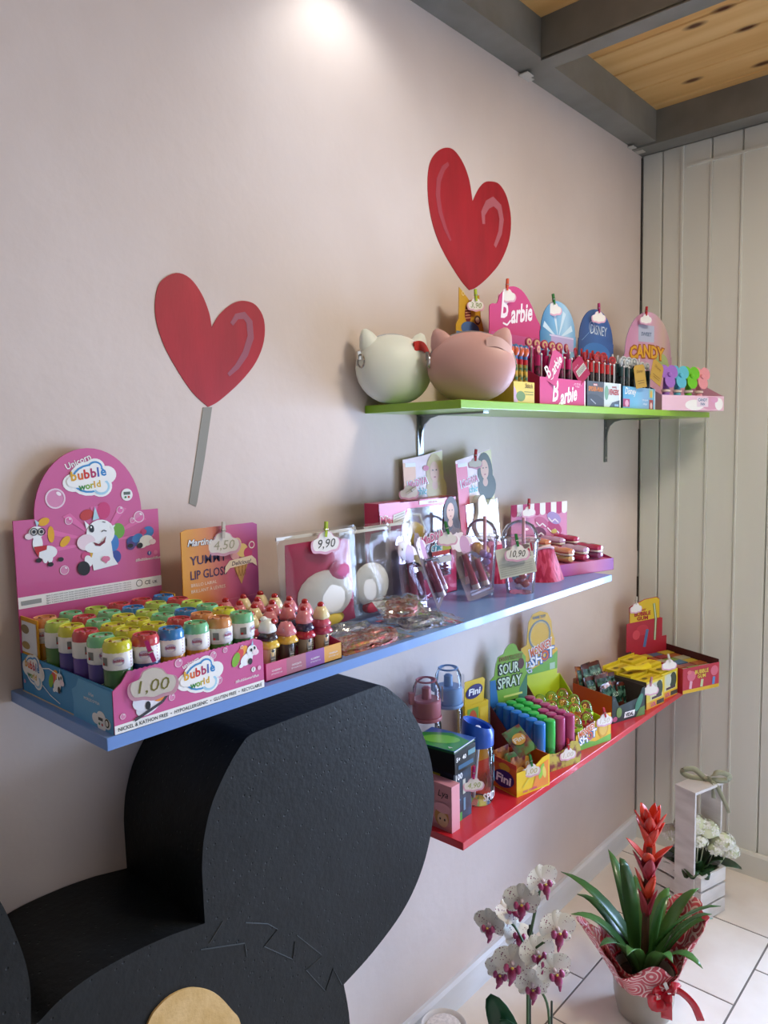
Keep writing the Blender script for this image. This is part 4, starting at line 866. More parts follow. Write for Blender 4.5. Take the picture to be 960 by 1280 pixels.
# Stitch box
t = thing('pencil_display_box', 'small yellow Stitch pencil box next to the pink purse', 'display box', (.255, 1.492, ZG)); yel = M('d9c04a', .4)
tr, f = open_box(t, .092, .085, .050, .06, yel, M('c9a43a', .5)); p = MB(FRONT()); p.text('Stitch', .066, .036, .011, M('8a6a2a'), 2, bold=.02, shear=.15); p.rect(.045,.026,.086,.028,M('8a8a3a'),2); p.rect(.05,.020,.086,.022,M('8a8a3a'),2)
p.pol([(0,0),(.018,0),(.014,.02),(.008,.032),(0,.04)], M('c9a8c0'), 1); p.ell(.03,.016,.02,.012,M('6c8a4c'),1); p.obj('artwork', f)
fill_pens('stitch', (.253, 1.494, ZG), 0, .088, .08, 4, 2, 'blue-topped pencil in the yellow Stitch box')
t = thing('header_card', 'yellow pointed header card standing behind the pink purse', 'header card', (.062, 1.535, ZG))
b = MB(FRONT(.002)); b.prism([(0,0),(.118,0),(.122,.20),(.108,.235),(.102,.29),(.060,.270),(.015,.298),(.012,.22),(0,.205)], 0, .002, M('cfa02a', .4)); c = b.obj('card', t)
p = MB(FRONT()); p.ell(.05,.235,.014,.02,M('7a2a20'),2); 
for i in range(4): p.line([(.038,.224+.007*i),(.062,.228+.007*i)], .002, M('d9a078'), 3)
p.ell(.012+.08,.225,.014,.012,M('5a3a30'),2); p.ell(.092,.225,.009,.007,M('d8c0a0'),3); p.rect(.0,.0,.118,.19,M('5d7ca8'),1); p.ell(.06,.20,.04,.018,M('4a6a9a'),2); p.ring(.03,.285,.006,.002,M('e9d9a0'),2); p.obj('artwork', c)
# Barbie
BBX = (.257, 1.606, ZG)
t = thing('pen_display_box', 'bright pink Barbie pen display with an arched header', 'display box', BBX); bp = M('c83e78', .6)
tr, f = open_box(t, .234, .135, .066, .14, bp, M('a81e58', .45), .066); p = MB(FRONT())
def barbie(p, x, y, s, rot=0, k=2):
    q = MB(p.M @ Matrix.Translation((x, y, 0)) @ Matrix.Rotation(R(rot), 4, 'Z')); wm = M('f3e9ec', .4)
    q.text('B', -.38*s, -.09*s, .40*s, wm, k, bold=.02, shear=.22, w=.2*s, rot=4); q.text('arbie', .13*s, -.10*s, .28*s, wm, k, bold=.03, shear=.3, w=.66*s, rot=10); q.line([(-.42*s,-.18*s),(-.30*s,-.2*s),(-.2*s,-.12*s)], .03*s, wm, k); merge(p, q)
barbie(p, .125, .022, .135); p.rect(.165,.053,.215,.0535,M('e9b0c8'),2); p.text('pen with light', .19, .055, .0045, M('f0d0de'), 2); p.text('6 designs', .19, .048, .0045, M('f0d0de'), 2); p.rect(.228,0,.234,.066,M('f0e0e6'),2); p.obj('artwork', f)
def art(p): barbie(p, .125, .245, .165); p.rect(.002,.0,.232,.19,M('c2518c'),1)
b = MB(FRONT(.142)); b.prism(smooth_poly([(.0,.0),(.117,.0),(.234,.0),(.24,.19),(.245,.225),(.225,.245),(.20,.275),(.16,.305),(.12,.315),(.08,.308),(.045,.285),(.03,.262),(.0,.255),(-.005,.215)], 3), 0, .002, bp); hd = b.obj('header', t); p = MB(FRONT(.14)); art(p); p.obj('artwork', hd)
fill_pens('barbie', (.2555, 1.608, ZG), 0, .228, .08, 6, 2, 'dark pink disc-topped pen in the Barbie display', dz=.02)
# swing tag
def swing_tag(loc, rz, roll, w, h, col, art, label):
    t = thing('swing_tag', label, 'tag', loc, rz); t.rotation_euler = (R(-4), R(roll), R(90+rz)); b = MB(FRONT(.0006)); b.prism([(-w/2,0),(w/2,0),(w/2,h-.008),(w/2-.008,h),(-w/2+.008,h),(-w/2,h-.008)], 0, .0006, M(col, .4)); c = b.obj('card', t); p = MB(FRONT()); art(p); p.obj('print', c); return t
swing_tag((.2605, 1.652, ZG+.052), -14, 24, .040, .085, 'd2588e', lambda p: barbie(p, .0, .042, .075, 62), 'pink Barbie swing tag hanging over the pens')
def bar(p):
    p.rect(-.018,.02,.022,.038,M('d8d4c8'),1)
    for i in range(11): p.rect(-.016+.0034*i,.022,-.0145+.0034*i,.036,M('6a6a64'),2)
    p.text('made in', -.01, .045, .005, M('e0a0b8'), 2)
swing_tag((.2605, 1.835, ZG+.070), -10, -38, .052, .062, 'a01c48', bar, 'dark red barcode swing tag hanging over the pens')
# Marvel / Avengers display
MV = (.259, 1.846, ZG)
t = thing('pen_display_box', 'grey and white Marvel Avengers pen display with a pale blue header', 'display box', MV)
tr, f = open_box(t, .206, .135, .068, .14, M('4a4e54', .4), M('3a3c42', .45), .068); p = MB(FRONT())
p.rect(.0,0,.10,.068,M('4b5056'),1); p.rect(.035,.056,.06,.062,M('b3262c'),2); p.text('MARVEL', .047, .0565, .005, white, 3, bold=.02, w=.022); p.text('SPIDER-MAN', .05, .042, .012, M('c9762c'), 2, bold=.04, w=.085); p.pol([(0,.0),(.1,0),(.1,.02),(.06,.032),(.02,.034),(0,.03)], M('3a4048'), 2); p.line([(.02,.02),(.05,.008)], .003, M('a0a4a8'), 3)
p.rect(.10,0,.198,.068,M('c3ccc9'),1); p.text('MARVEL', .165, .054, .006, M('a8262c'), 2, bold=.02); p.text('AVENGERS', .155, .036, .015, M('a5262e'), 2, bold=.04, w=.075, shear=.15); p.pol([(.13,0),(.198,0),(.198,.022),(.15,.014)], M('4a5a6a'), 2); p.ell(.115,.04,.012,.02,M('6f9a80'),2); p.rect(.165,.004,.19,.010,M('8aa8c8'),3); p.rect(.198,0,.206,.068,M('e8e4da'),1); p.obj('artwork', f)
bluec = gradient('blue_burst', [(0,'2d74a8'),(.4,'7ab4d8'),(.7,'a9cfe6'),(1,'5a9ac8')], 'X', .21)
def art(p):
    for a in (20, 60, 100, 150): p.pol([(.10,.2),(.10+.09*math.cos(R(a)),.2+.085*math.sin(R(a))),(.10+.09*math.cos(R(a+12)),.2+.085*math.sin(R(a+12)))], M('cfe3ef'), 1)
    p.rect(.06,.17,.19,.21,M('b9a8d0'),1); p.rect(.05,.205,.19,.209,M('d9d0e8'),2)
header_card(t, 0, .206, .140, .215, .305, bluec, .004, art, edge='4a8ab8')
fill_pens('hero', (.2575, 1.849, ZG), 0, .200, .08, 6, 2, 'red-capped pen in the Marvel display', dz=.014)
# Disney display
DS = (.256, 2.075, ZG)
t = thing('pen_display_box', 'blue Disney pen display with a dark blue arched header', 'display box', DS, 0); dsg = gradient('disney_print', [(0,'4a9cc8'),(.4,'6fb4d4'),(.7,'7fa8cc'),(1,'5fb0d0')], 'X', .235)
tr, f = open_box(t, .232, .135, .064, .14, dsg, M('2f4a6a', .45), .064); p = MB(FRONT())
p.text('Disney', .05, .042, .020, white, 2, bold=.01, shear=.2, w=.075); p.rect(.0,.005,.045,.028,M('a83a6a'),1); p.ell(.025,.015,.012,.010,M('d8a0b8'),2); p.text('light-up pens', .155, .026, .006, white, 2); p.text('6 designs', .155, .014, .006, white, 2); p.rect(.185,.036,.215,.062,M('9ac4a0'),1); p.ell(.2,.047,.008,.012,M('d9a84a'),2); p.rect(.185,0,.215,.03,M('9a3a30'),1); p.ell(.2,.012,.008,.010,M('e0c0b0'),2); p.rect(.226,0,.232,.064,M('cfe0e8'),1); p.obj('artwork', f)
dnav = gradient('disney_header', [(0,'1d3f78'),(.5,'2f66b0'),(1,'1f4f98')], 'X', .24)
def art(p):
    p.text('DISNEY', .13, .235, .030, M('d6e4f2'), 2, bold=.0, shear=.12, w=.11); p.ring(.085,.255,.018,.002,M('d6e4f2'),2); p.ell(.12,.18,.09,.03,M('3f7ac0'),1); p.line([(.02,.21),(.08,.245),(.12,.262)], .0012, M('9ac0e0'), 1)
header_card(t, 0, .236, .140, .215, .312, dnav, .004, art, edge='1a3a70')
fill_pens('film', (.2545, 2.079, ZG), 0, .224, .08, 6, 2, 'black pen with silver disc in the Disney display', dz=.014)
for i, (y, roll, rz) in enumerate(((2.176, -8, -6), (2.268, 24, -10))):
    swing_tag((.268+.003*i, y, ZG+.062+.02*i), rz, roll, .062, .068, 'b08a2c', lambda p: (p.text('Disney', 0, .045, .009, M('6a4a18'), 2, shear=.2, w=.035), p.rect(-.02,.02,.02,.022,M('7a5a20'),2), p.rect(-.016,.013,.018,.015,M('7a5a20'),2)), f'gold Disney swing tag, the {"left" if i == 0 else "right"} one of two over the pens')
# candy fans
CF = (.264, 2.342, ZG); CR = -15.8
t = thing('fan_display_box', 'pale pink candy fan tray at the right end of the green shelf', 'display box', CF, CR); cp = M('e6bfd0', .4)
tr, f = open_box(t, .322, .150, .048, .13, cp, M('d8a8c0', .45), .048); p = MB(FRONT())
p.ell(.25,.024,.05,.022,M('dca0bc'),1); p.ell(.165,.018,.05,.017,white,1); p.ell(.294,.022,.022,.020,white,2); p.rect(.175,.012,.235,.042,M('e8d8e4'),3); p.text('CANDY', .205, .030, .010, M('5a7aa0'), 4, bold=.03); p.text('FAN', .205, .017, .009, M('5a7aa0'), 4, bold=.03); p.ell(.268,.036,.02,.010,M('dca0c4'),3); p.obj('artwork', f)
def art(p):
    p.rect(.07,.235,.15,.29,M('b9c0d8'),1); p.text('SWEET', .11, .255, .012, M('6a7a9a'), 2, bold=.04); p.text('CANDY', .115, .185, .040, M('a85a2a'), 3, bold=.10, w=.185, arc=1.2); p.text('CANDY', .115, .185, .040, M('e0aa2c'), 4, bold=.03, w=.175, arc=1.2); p.ell(.19,.15,.04,.05,M('a8b878'),2); p.ell(.08,.14,.05,.04,M('c9a0b8'),1)
header_card(t, .0, .245, .150, .19, .335, gradient('candy_header', [(0,'c98ab0'),(.5,'d9a8c4'),(.8,'c8a89a'),(1,'a87a98')], 'X', .25), .004, art, edge='9a8ab8')
def fan(h, label, loc, rz):
    t = thing('hand_fan', label, 'fan', loc, rz, 'toy hand fans in the candy tray'); m = M(h, .35); 
    b = MB(); b.lathe([(0,0),(.012,0),(.013,.004),(.011,.060),(.008,.105),(0,.108)], m, 14); b.obj('handle', t)
    b = MB(); b.lathe([(.012,.056),(.0145,.058),(.0145,.064),(.011,.066)], M('e8d4c8', .3), 12); b.obj('collar', t)
    T = Matrix.Translation((0, -.008, .110)) @ Matrix.Rotation(R(80), 4, 'X')
    b = MB(); b.lathe([(0,.012),(.007,.011),(.0095,.004),(.009,-.004),(0,-.006)], m, 14, T=T); b.obj('hub', t)
    for k in range(3):
        a0 = 2*PI*k/3+.52; b = MB(); ln = .021
        b.prism([(ln*math.cos(a0)+.0215*math.cos(q), ln*math.sin(a0)+.0215*math.sin(q)) for q in [2*PI*i/18 for i in range(18)]], -.0006, .0006, m, T=T @ Matrix.Translation((0,0,.0025+.0016*k)), smooth=True); b.obj('blade', t)
    return t
Rm = Matrix.Rotation(R(90+CR), 3, 'Z')
for i, (h, nm) in enumerate((('9a6ac0','purple'),('5ab4cc','turquoise'),('6cc02c','green'),('e0949c','pink'))):
    pos = Vector(CF) + Rm @ Vector((.047+i*.062, .022+.004*i, .0017)); fan(h, f'{nm} toy hand fan standing in the candy fan tray', tuple(pos), CR-8)
# tags on the green shelf
price_tag((.078, 1.598, ZG+.258), '3,90', 'on the yellow pointed header card', 'lime', -25, .05, pin_up=.45, pinrot=-4, ink='7a9a3a')
price_tag((.121, 1.676, ZG+.285), '', 'on the arched pink Barbie header', 'orange', -25, .054, pin_up=.5, pinrot=4)
price_tag((.124, 1.912, ZG+.278), '', 'on the pale blue Marvel header', 'green', -25, .054, pin_up=.5, pinrot=-10)
price_tag((.136, 2.165, ZG+.282), '', 'on the dark blue Disney header', 'magenta', -25, .054, pin_up=.5, pinrot=-2)
price_tag((.160, 2.460, ZG+.305), '', 'on the CANDY header', 'red', -25, .052, pin_up=.5, pinrot=4)
# ================================================================== red shelf
def local(loc, rz, x, y, z=0.0):
    v = Vector(loc) + Matrix.Rotation(R(90+rz), 3, 'Z') @ Vector((x, y, z)); return tuple(v)
# flip-lid bottles
def flip_bottle(loc, col, label, H=.292):
    t = thing('water_bottle', label, 'bottle', loc, -30, 'tall flip-lid water bottles'); m = M(col, .4); r = .0365
    b = MB(); b.lathe([(0,.0),(r-.003,.0),(r,.004),(r,H-.115),(r-.004,H-.100),(r-.008,H-.094)], clr, 26); b.obj('body', t)
    b = MB(); b.lathe([(0,.003),(r-.002,.003),(r-.002,.012),(0,.012)], m, 24); b.obj('base', t)
    b = MB(); b.lathe([(r+.001,H-.100),(r+.002,H-.096),(r+.001,H-.092)], m, 26); b.lathe([(r-.003,H-.092),(r-.001,H-.089),(r-.001,H-.052),(r-.004,H-.049),(0,H-.049)], m, 26); b.obj('screw_cap', t)
    b = MB(); b.lathe([(r-.002,H-.049),(r-.003,H-.020),(r-.010,H-.006),(r-.014,H-.002)], clr, 26, close=False); b.obj('clear_lid', t)
    b = MB(); b.lathe([(r-.016,H-.003),(r-.013,H),(r-.010,H-.002),(r-.013,H-.005),(r-.016,H-.003)], m, 24, close=False); b.lathe([(.012,H-.049),(.011,H-.022),(.006,H-.018),(0,H-.018)], m, 14); b.obj('spout_ring', t)
    b = MB(); b.box(-r-.008, -r+.002, -.008, .008, H-.058, H-.030, m); b.obj('hinge', t); MB().box(r-.002, r+.006, -.006, .006, H-.060, H-.024, clr).obj('clasp', t)
    return t
flip_bottle((.062, 1.395, ZR+.0003), 'b46a70', 'tall clear water bottle with a dusty pink flip lid')
flip_bottle((.060, 1.487, ZR+.0003), '7e9ec4', 'tall clear water bottle with a pale blue flip lid', .300)
# sports bottle with blue slanted lid
t = thing('sports_bottle', 'clear drinking bottle with a bright blue slanted lid and straw', 'bottle', (.180, 1.444, ZR+.0003), -30); r = .0375; H = .150
b = MB(); b.lathe([(0,.001),(r-.006,.0),(r-.001,.006),(r,.02),(r,H-.012),(r-.006,H-.002),(r-.006,H+.004)], clr, 28); b.obj('body', t)
royal = M('1d4fae', .35, coat=.2); b = MB(); n = 28
prof = []; v = []; f = []
for k in range(n):
    a = 2*PI*k/n; c, s_ = math.cos(a), math.sin(a); hz = H+.046-.014*(c*.8-s_*.2)
    for rr, zz in ((r+.001, H-.006), (r+.0015, H+.026), (r*.98, hz-.006), (r*.93, hz), (r*.80, hz-.003), (r*.74, H+.022), (0, H+.018)): v.append((rr*c, rr*s_, zz))
for k in range(n):
    for j in range(6): a_, b_ = k*7+j, ((k+1) % n)*7+j; f.append((a_, b_, b_+1, a_+1))
b.add(v, f, royal, True); b.obj('lid', t)
b = MB(); b.lathe([(.008,H+.02),(.008,H+.034),(.005,H+.037),(0,H+.037)], M('c8d4e8', .25), 12); b.obj('mouthpiece', t)
b = MB(); b.tube([(-.014,-.004,.012),(-.006,-.002,.08),(.002,0,H)], .0042, M('dfe3e6', .3), 10); b.obj('straw', t)
p = MB(); p.text('SPIDER', .026, .004, .019, M('e6e6ea'), 3, bold=.03, w=.062)
for k in range(5): p.line([(-.005+.012*k,.04+.01*(k%2)),(.0+.012*k,.075),(.006+.012*k,.055),(.012+.012*k,.11)], .001, M('7a3038'), 2)
p.ell(.038,.06,.006,.02,M('2f7a88'),2); p.ell(.034,.10,.006,.010,M('4fa0a4'),2); p.line([(.0,.03),(.05,.10)], .001, M('5a3a3a'), 2); curved(p, r+.0008, .012, None).obj('print', t)
price_tag((.2315, 1.352, ZR+.088), '4,90', 'reading 4,90 by the bottle with the blue lid', 'magenta', -38, .050, pin_up=.6, pinrot=6, ink='a8b86a')
# doll box, dark toy boxes and a thin book at the shelf's near end
t = thing('doll_box', 'pink doll box at the near end of the red shelf', 'toy box', (.225, 1.277, ZR)); dp = M('d7919a', .4)
b = MB(); b.box(0, .030, 0, .150, 0, .107, dp); b.box(.0301, .0306, .001, .149, 0.0, .107, M('e9d3c4', .5)); bo = b.obj('carton', t)
p = MB(LEFT(-.0002, .150)); p.text('Lya', .126, .078, .016, blk, 2, shear=.25); p.ell(.122,.030,.020,.022,M('c98a4a'),2); p.ell(.125,.024,.015,.017,M('e8b894'),3); p.ell(.118,.026,.0025,.003,M('3a2420'),4,n=8); p.ell(.131,.026,.0025,.003,M('3a2420'),4,n=8); p.ell(.124,.052,.024,.012,M('e6a0ac'),3); p.text('Lya', .05, .07, .024, blk, 2, shear=.25); p.obj('artwork', bo)
t = thing('toy_box', 'dark navy toy box standing behind the pink doll box', 'toy box', (.205, 1.312, ZR)); nvy = noisy('navy_print', '16202c', '24405a', scale=25, rough=.35, coat=.3, lo=.45, hi=.7)
b = MB(); b.box(0, .068, 0, .098, 0, .125, nvy); bo = b.obj('carton', t)
p = MB(LEFT(-.0002, .098)); p.pol([(.05,.0),(.098,.0),(.098,.03)], M('3f8a3a'), 2); p.rect(.02,.05,.06,.11,M('c9b23a'),2); p.obj('artwork', bo)
p = MB(FRONT(-.0002)); p.text('100', .02, .10, .014, white, 2, bold=.03); p.rect(.034,.06,.044,.095,M('b9b8a8'),2); p.rect(.036,.02,.044,.05,M('6a8aa0'),2); p.rect(.0,.0,.03,.02,M('4f9a3c'),2); p.line([(.006,.03),(.016,.055),(.024,.05)], .002, M('5aa0c0'), 2); p.obj('front_artwork', bo)
t = thing('toy_box', 'flat black toy box lying on top of the navy one', 'toy box', (.218, 1.300, ZR+.1252)); b = MB(); b.box(0, .080, 0, .116, 0, .052, M('15181a', .35, coat=.3)); bo = b.obj('carton', t)
p = MB(FRONT(-.0002)); p.text('5+', .012, .028, .010, white, 2, bold=.03); p.text('40', .035, .028, .010, white, 2, bold=.03); p.rect(.05,.03,.078,.042,M('5f8a96'),2); p.rect(.012,.008,.07,.018,M('2f5a7a'),2); p.obj('artwork', bo)
t = thing('picture_book', 'thin green and blue picture book on top of the dark toy boxes', 'book', (.222, 1.292, ZR+.1774), 6); b = MB(); b.box(0, .098, 0, .120, 0, .0012, M('1e5a34', .3, coat=.4)); b.box(0, .098, .0, .120, .0052, .0066, M('3c62a8', .3, coat=.4)); b.box(0, .0015, 0, .12, .0012, .0052, M('1e5a34', .3)); co = b.obj('cover', t)
b = MB(); b.box(.002, .095, .002, .118, .0013, .0051, M('e9e5da', .7)); b.obj('pages', t)
p = MB(frame((0,0,.0067), (1,0,0), (0,1,0))); p.pol([(0,0),(.07,0),(.09,.06),(.06,.12),(0,.12)], M('2f8a3c', .3, coat=.4), 1); p.ell(.045,.062,.024,.045,M('6fb83c',.3, coat=.4),2,20); p.text('4', .012, .012, .012, white, 3); p.obj('artwork', co)
# fini packs
def fini_oval(p, x, y, s, k=3):
    p.ell(x, y, s*.62, s*.36, M('2a1f66', .4), k, 10); p.text('Fini', x, y-.16*s, .34*s, white, k+1, bold=.035, shear=.15, w=.85*s)
fy = M('e3bd1c', .4)
t = thing('candy_pack', 'tall yellow Fini candy pack standing by the wall behind the bottles', 'candy pack', (.045, 1.580, ZR), -10)
b = MB(); b.box(0, .088, 0, .030, 0, .165, fy); b.prism([(.0,.165),(.072,.165),(.078,.225),(.07,.232),(.004,.232),(0,.226)], 0, .002, fy, T=FRONT(.004)); bo = b.obj('carton', t)
p = MB(FRONT(.0018)); fini_oval(p, .036, .200, .052); p.obj('logo', bo); p = MB(FRONT(-.0002)); p.rect(.008,.06,.05,.155,M('7aa83a'),1); p.ell(.028,.12,.016,.03,M('c8582a'),2); p.rect(.055,.03,.084,.15,M('e8c83a'),2); p.ell(.03,.07,.02,.02,M('d9a42a'),2); p.obj('artwork', bo)
FN = (.245, 1.515, ZR)
t = thing('candy_display_box', 'orange and yellow Fini candy box with sachets in it', 'display box', FN, -13.7); fo = M('d3601c', .4)
b = MB(); w_, d_, h_ = .115, .092, .078; b.box(0, w_, 0, d_, 0, .0015, fy); b.box(0, w_, 0, .0015, .0015, .062, fy); b.box(0, .0015, .0015, d_, .0015, .080, fo); b.box(w_-.0015, w_, .0015, d_, .0015, .080, fo); b.box(.0015, w_-.0015, d_-.0015, d_, .0015, .08, M('b03a2a', .45)); b.prism([(.0,.062),(.115,.062),(.115,.082),(.09,.078),(.06,.062)], 0, .0015, fy, T=FRONT(.0015)); bo = b.obj('carton', t)
p = MB(FRONT(-.0002)); p.pol([(.05,.005),(.11,.005),(.11,.07),(.075,.06)], M('e0822a'), 1); p.ell(.085,.045,.008,.02,M('8ab83a'),2,-20); p.ell(.095,.04,.006,.016,M('d9c25a'),2,10); p.text('sour candies', .045, .006, .007, M('c03a7a'), 2, bold=.02); p.line([(.02,.02),(.06,.055)], .004, M('c9b83a'), 2); p.obj('artwork', bo)
p = MB(LEFT(-.0002, d_)); fini_oval(p, .046, .032, .062); p.ell(.05,.062,.02,.010,M('d9a42a'),2); p.rect(.0,.068,.092,.08,M('c9402a'),1); p.obj('side_logo', bo)
foil = noisy('candy_foil', '7a3a24', '5a8a4a', scale=38, rough=.25, coat=.5, lo=.42, hi=.58); foil2 = noisy('candy_foil_red', '6a1c28', 'b8763a', scale=40, rough=.25, coat=.5, lo=.42, hi=.6)
def sachet(loc, rz, lean, roll, w, h, m, label, group, txt=None, tc='e8e4d4', d=.012):
    t = thing('candy_sachet', label, 'candy sachet', loc, rz, group); t.rotation_euler = (R(lean), R(roll), R(90+rz)); b = MB(); pillow(b, w, h, d, m, nu=6, nv=6, amp=.001, seed=int(abs(loc[1])*1000)); b.obj('wrapper', t)
    if d < .01:
        b = MB(); b.grid(lambda u, v: (w*(.12+.76*u), -(d/2*(max(0,4*(.12+.76*u)*(.88-.76*u))**.5)*(max(0,4*(.16+.68*v)*(.84-.68*v))**.5))-.0009, h*(.16+.68*v)), 5, 5, vidp); b.obj('print_panel', t)
    p = MB(FRONT(-d*.5-.0012))
    if d > .01: p.ell(w*.5, h*.5, w*.34, h*.2, M('d9a84a', .3), 1)
    if txt: p.text(txt, w*.5, h*.42, h*.16, M(tc, .3), 2, bold=.03, w=w*.55)
    p.obj('print', t); return t
for i, (x, y, z, ln, rl, rz, m) in enumerate(((.004,.074,.010,-4,-5,0,foil2),(.005,.050,.006,-3,4,0,foil),(.056,.052,.008,-4,-4,0,foil),(.004,.026,.004,-3,3,0,foil2),(.056,.076,.010,-2,4,0,foil2),(.022,.012,.090,-62,-24,-20,foil))):
    sachet(local(FN, -13.7, x, y, z), rz-13.7, ln, rl, .052, .084, m, ['dark red candy sachet at the back left of the Fini box','green and brown candy sachet leaning left in the Fini box','green and brown candy sachet in the middle of the Fini box','dark red candy sachet at the front left of the Fini box','dark red candy sachet at the back right of the Fini box','shiny sachet reading Fini lying on top of the Fini box'][i], 'sachets in the Fini box', 'Fini' if i in (2,5) else None)
price_tag(local(FN, -13.7, .045, -.004, .058), '1,00', 'reading 1,00 on the front of the Fini candy box', 'green', -30, .052, pin_up=.5, pinrot=-10, ink='c8b86a')
# sour spray
SA = (.2256, 1.6557, ZR); SR = -16.6
t = thing('candy_display_box', 'green and blue SOUR SPRAY display with a lettered header', 'display box', SA, SR); grn = noisy('sour_print', '5a8a3a', '2f6a8a', scale=14, rough=.4, coat=.2, lo=.4, hi=.6); w_, d_ = .148, .200
b = MB(); b.box(0, w_, .0015, d_, 0, .0015, M('3a4a2a')); 
for x in (0, w_-.0015): b.prism([(.0015,.0015),(d_,.0015),(d_,.13),(d_*.5,.06),(.0015,.045)], x, x+.0015, M('6a2a34', .5) if x == 0 else grn, T=Matrix(((0,0,1,0),(1,0,0,0),(0,1,0,0),(0,0,0,1))))
b.obj('tray', t)
b = MB(FRONT(.0015)); b.prism(smooth_poly([(0,0),(.07,0),(w_,0),(w_,.05),(.135,.062),(.115,.066),(.09,.05),(.06,.045),(.03,.05),(0,.048)], 2), 0, .0015, noisy('sour_front', 'b8a84a', '7a3a3a', scale=45, rough=.4, lo=.45, hi=.6)); b.obj('front_panel', t)
b = MB(FRONT(d_)); b.prism([(0,.06),(.137,.06),(.140,.20),(.134,.212),(.134,.248),(.120,.266),(.106,.27),(.098,.288),(.085,.296),(.07,.294),(.056,.282),(.05,.270),(.03,.264),(.022,.245),(.016,.212),(0,.20)], 0, .002, M('7fae3a', .4), ms=M('c8d4b0')); hd = b.obj('header', t)
p = MB(FRONT(d_-.002)); p.pol([(0,.062),(.06,.062),(.03,.13),(.02,.2),(0,.2)], M('3578b0', .4), 1); p.pol([(.09,.062),(.137,.062),(.139,.2),(.11,.16)], M('3f7a5a', .4), 1); p.text('CANDY FACTORY', .078, .250, .012, M('a02a2a'), 3, bold=.06, w=.09); p.text('CANDY FACTORY', .078, .250, .012, M('6fae4a'), 4, bold=.01, w=.085)
for tx, yy, xx in (('SOUR', .212, .070), ('SPRAY', .172, .072)): p.text(tx, xx, yy, .030, M('14201a'), 3, bold=.09, w=.098 if tx == 'SPRAY' else .084); p.text(tx, xx, yy, .030, M('d9e8c8'), 4, bold=.02, w=.088 if tx == 'SPRAY' else .074)
p.rect(.05,.142,.12,.148,M('d9d86a'),2); p.rect(.058,.118,.108,.132,blk,2); p.text('12 g', .083, .121, .008, M('c9d86a'), 3, bold=.03); p.text('extra sour', .03, .118, .009, white, 3, bold=.02, rot=12); p.ell(.115,.232,.012,.016,M('5a3028'),2); p.obj('artwork', hd)
SC = {'blue': '1f6fc0', 'green': '34b44a', 'pink': 'a83a6c'}; sp_proto = {}
for r_ in range(6):
    for c_ in range(4):
        col = ['blue', 'green', 'pink', 'pink'][c_] if r_ < 1 else ['blue','green','green' if r_ > 2 else 'pink','pink'][c_]
        loc = local(SA, SR, .020+c_*.0355, .020+r_*.0305, .0018+r_*.001); lab = f'{col}-capped sour spray tube, {["front","second","third","fourth","fifth","back"][r_]} row, {["leftmost","second from left","second from right","rightmost"][c_]}'
        if col in sp_proto: dup(sp_proto[col], loc, random.uniform(-60, 60), lab)
        else:
            s = thing('spray_tube', lab, 'candy tube', loc, SR, 'sour spray tubes'); sp_proto[col] = s; m = M(SC[col], .3, coat=.3)
            b = MB(); b.lathe([(0,0),(.0145,0),(.0150,.002),(.0150,.058),(.0145,.060)], noisy('tube_'+col, SC[col], '3a5a3a' if col != 'pink' else '7a2a3a', scale=70, rough=.3, lo=.45, hi=.6), 16); bo = b.obj('body', s)
            p = MB(); p.rect(-.010,-.02,.010,.014,M('5a7a4a'),1); p.text('SOUR', 0, .002, .007, M('d9e8c8'), 2, bold=.04); p.text('SPRAY', 0, -.008, .006, M('d9e8c8'), 2, bold=.04); p.rect(.013,-.018,.022,.014,M('dfe0dc'),1); curved(p, .0151, .032, None).obj('label_print', bo)
            b = MB(); b.lathe([(.0152,.060),(.0155,.061),(.0155,.126),(.0148,.130),(.012,.1315),(0,.1318)], m, 18); b.obj('cap', s)
price_tag(local(SA, SR, .098, -.005, .036), '1,00', 'on the front of the SOUR SPRAY display', 'red', -25, .052, pin_up=.55, pinrot=-4, ink='d4c8b8')
# monkey shot
MA = (.228, 1.852, ZR); MR = -14.8; w_, d_ = .146, .200
t = thing('toy_display_box', 'yellow and green MONKEY SHOT display with a tall rounded header', 'display box', MA, MR); my = M('dcae22', .4); ml = M('b9cc24', .4)
b = MB(); b.box(0, w_, .0015, d_, 0, .0015, ml)
for x in (0, w_-.0015): b.prism([(.0015,.0015),(d_,.0015),(d_,.15),(d_*.6,.072),(.0015,.055)], x, x+.0015, ml if x else M('7a4a24', .5), T=Matrix(((0,0,1,0),(1,0,0,0),(0,1,0,0),(0,0,0,1))))
b.box(.0015, w_-.0015, d_-.0015, d_, .0015, .15, ml); b.obj('tray', t)
b = MB(FRONT(.0015)); b.prism([(0,0),(w_,0),(w_,.082),(.125,.084),(.10,.078),(.085,.052),(.06,.058),(.03,.056),(.0,.045)], 0, .0015, my); fp = b.obj('front_panel', t)
def shot(p, x, y, s, k=3):
    p.text('MONKEY', x, y+.2*s, .24*s, white, k, bold=.10, w=.98*s, rot=14); p.text('MONKEY', x, y+.2*s, .24*s, M('d2601e', .4), k+1, bold=.03, w=.9*s, rot=14)
    for i, ch in enumerate('SHOT'): p.text(ch, x+(-.36+.24*i)*s, y+(-.2+.06*i)*s, .30*s, M('2a6aa8'), k, bold=.10); p.text(ch, x+(-.36+.24*i)*s, y+(-.2+.06*i)*s, .30*s, white if ch != 'O' else M('d2601e'), k+1, bold=.03)
p = MB(FRONT(-.0002)); p.pol([(0,.0),(w_,0),(w_,.02),(.08,.012),(.03,.025),(0,.018)], M('6aa83a'), 1); shot(p, .046, .030, .075); p.ell(.112,.045,.022,.028,M('c9902a'),2); p.ell(.112,.045,.017,.022,M('d9b04a'),3); p.obj('artwork', fp)
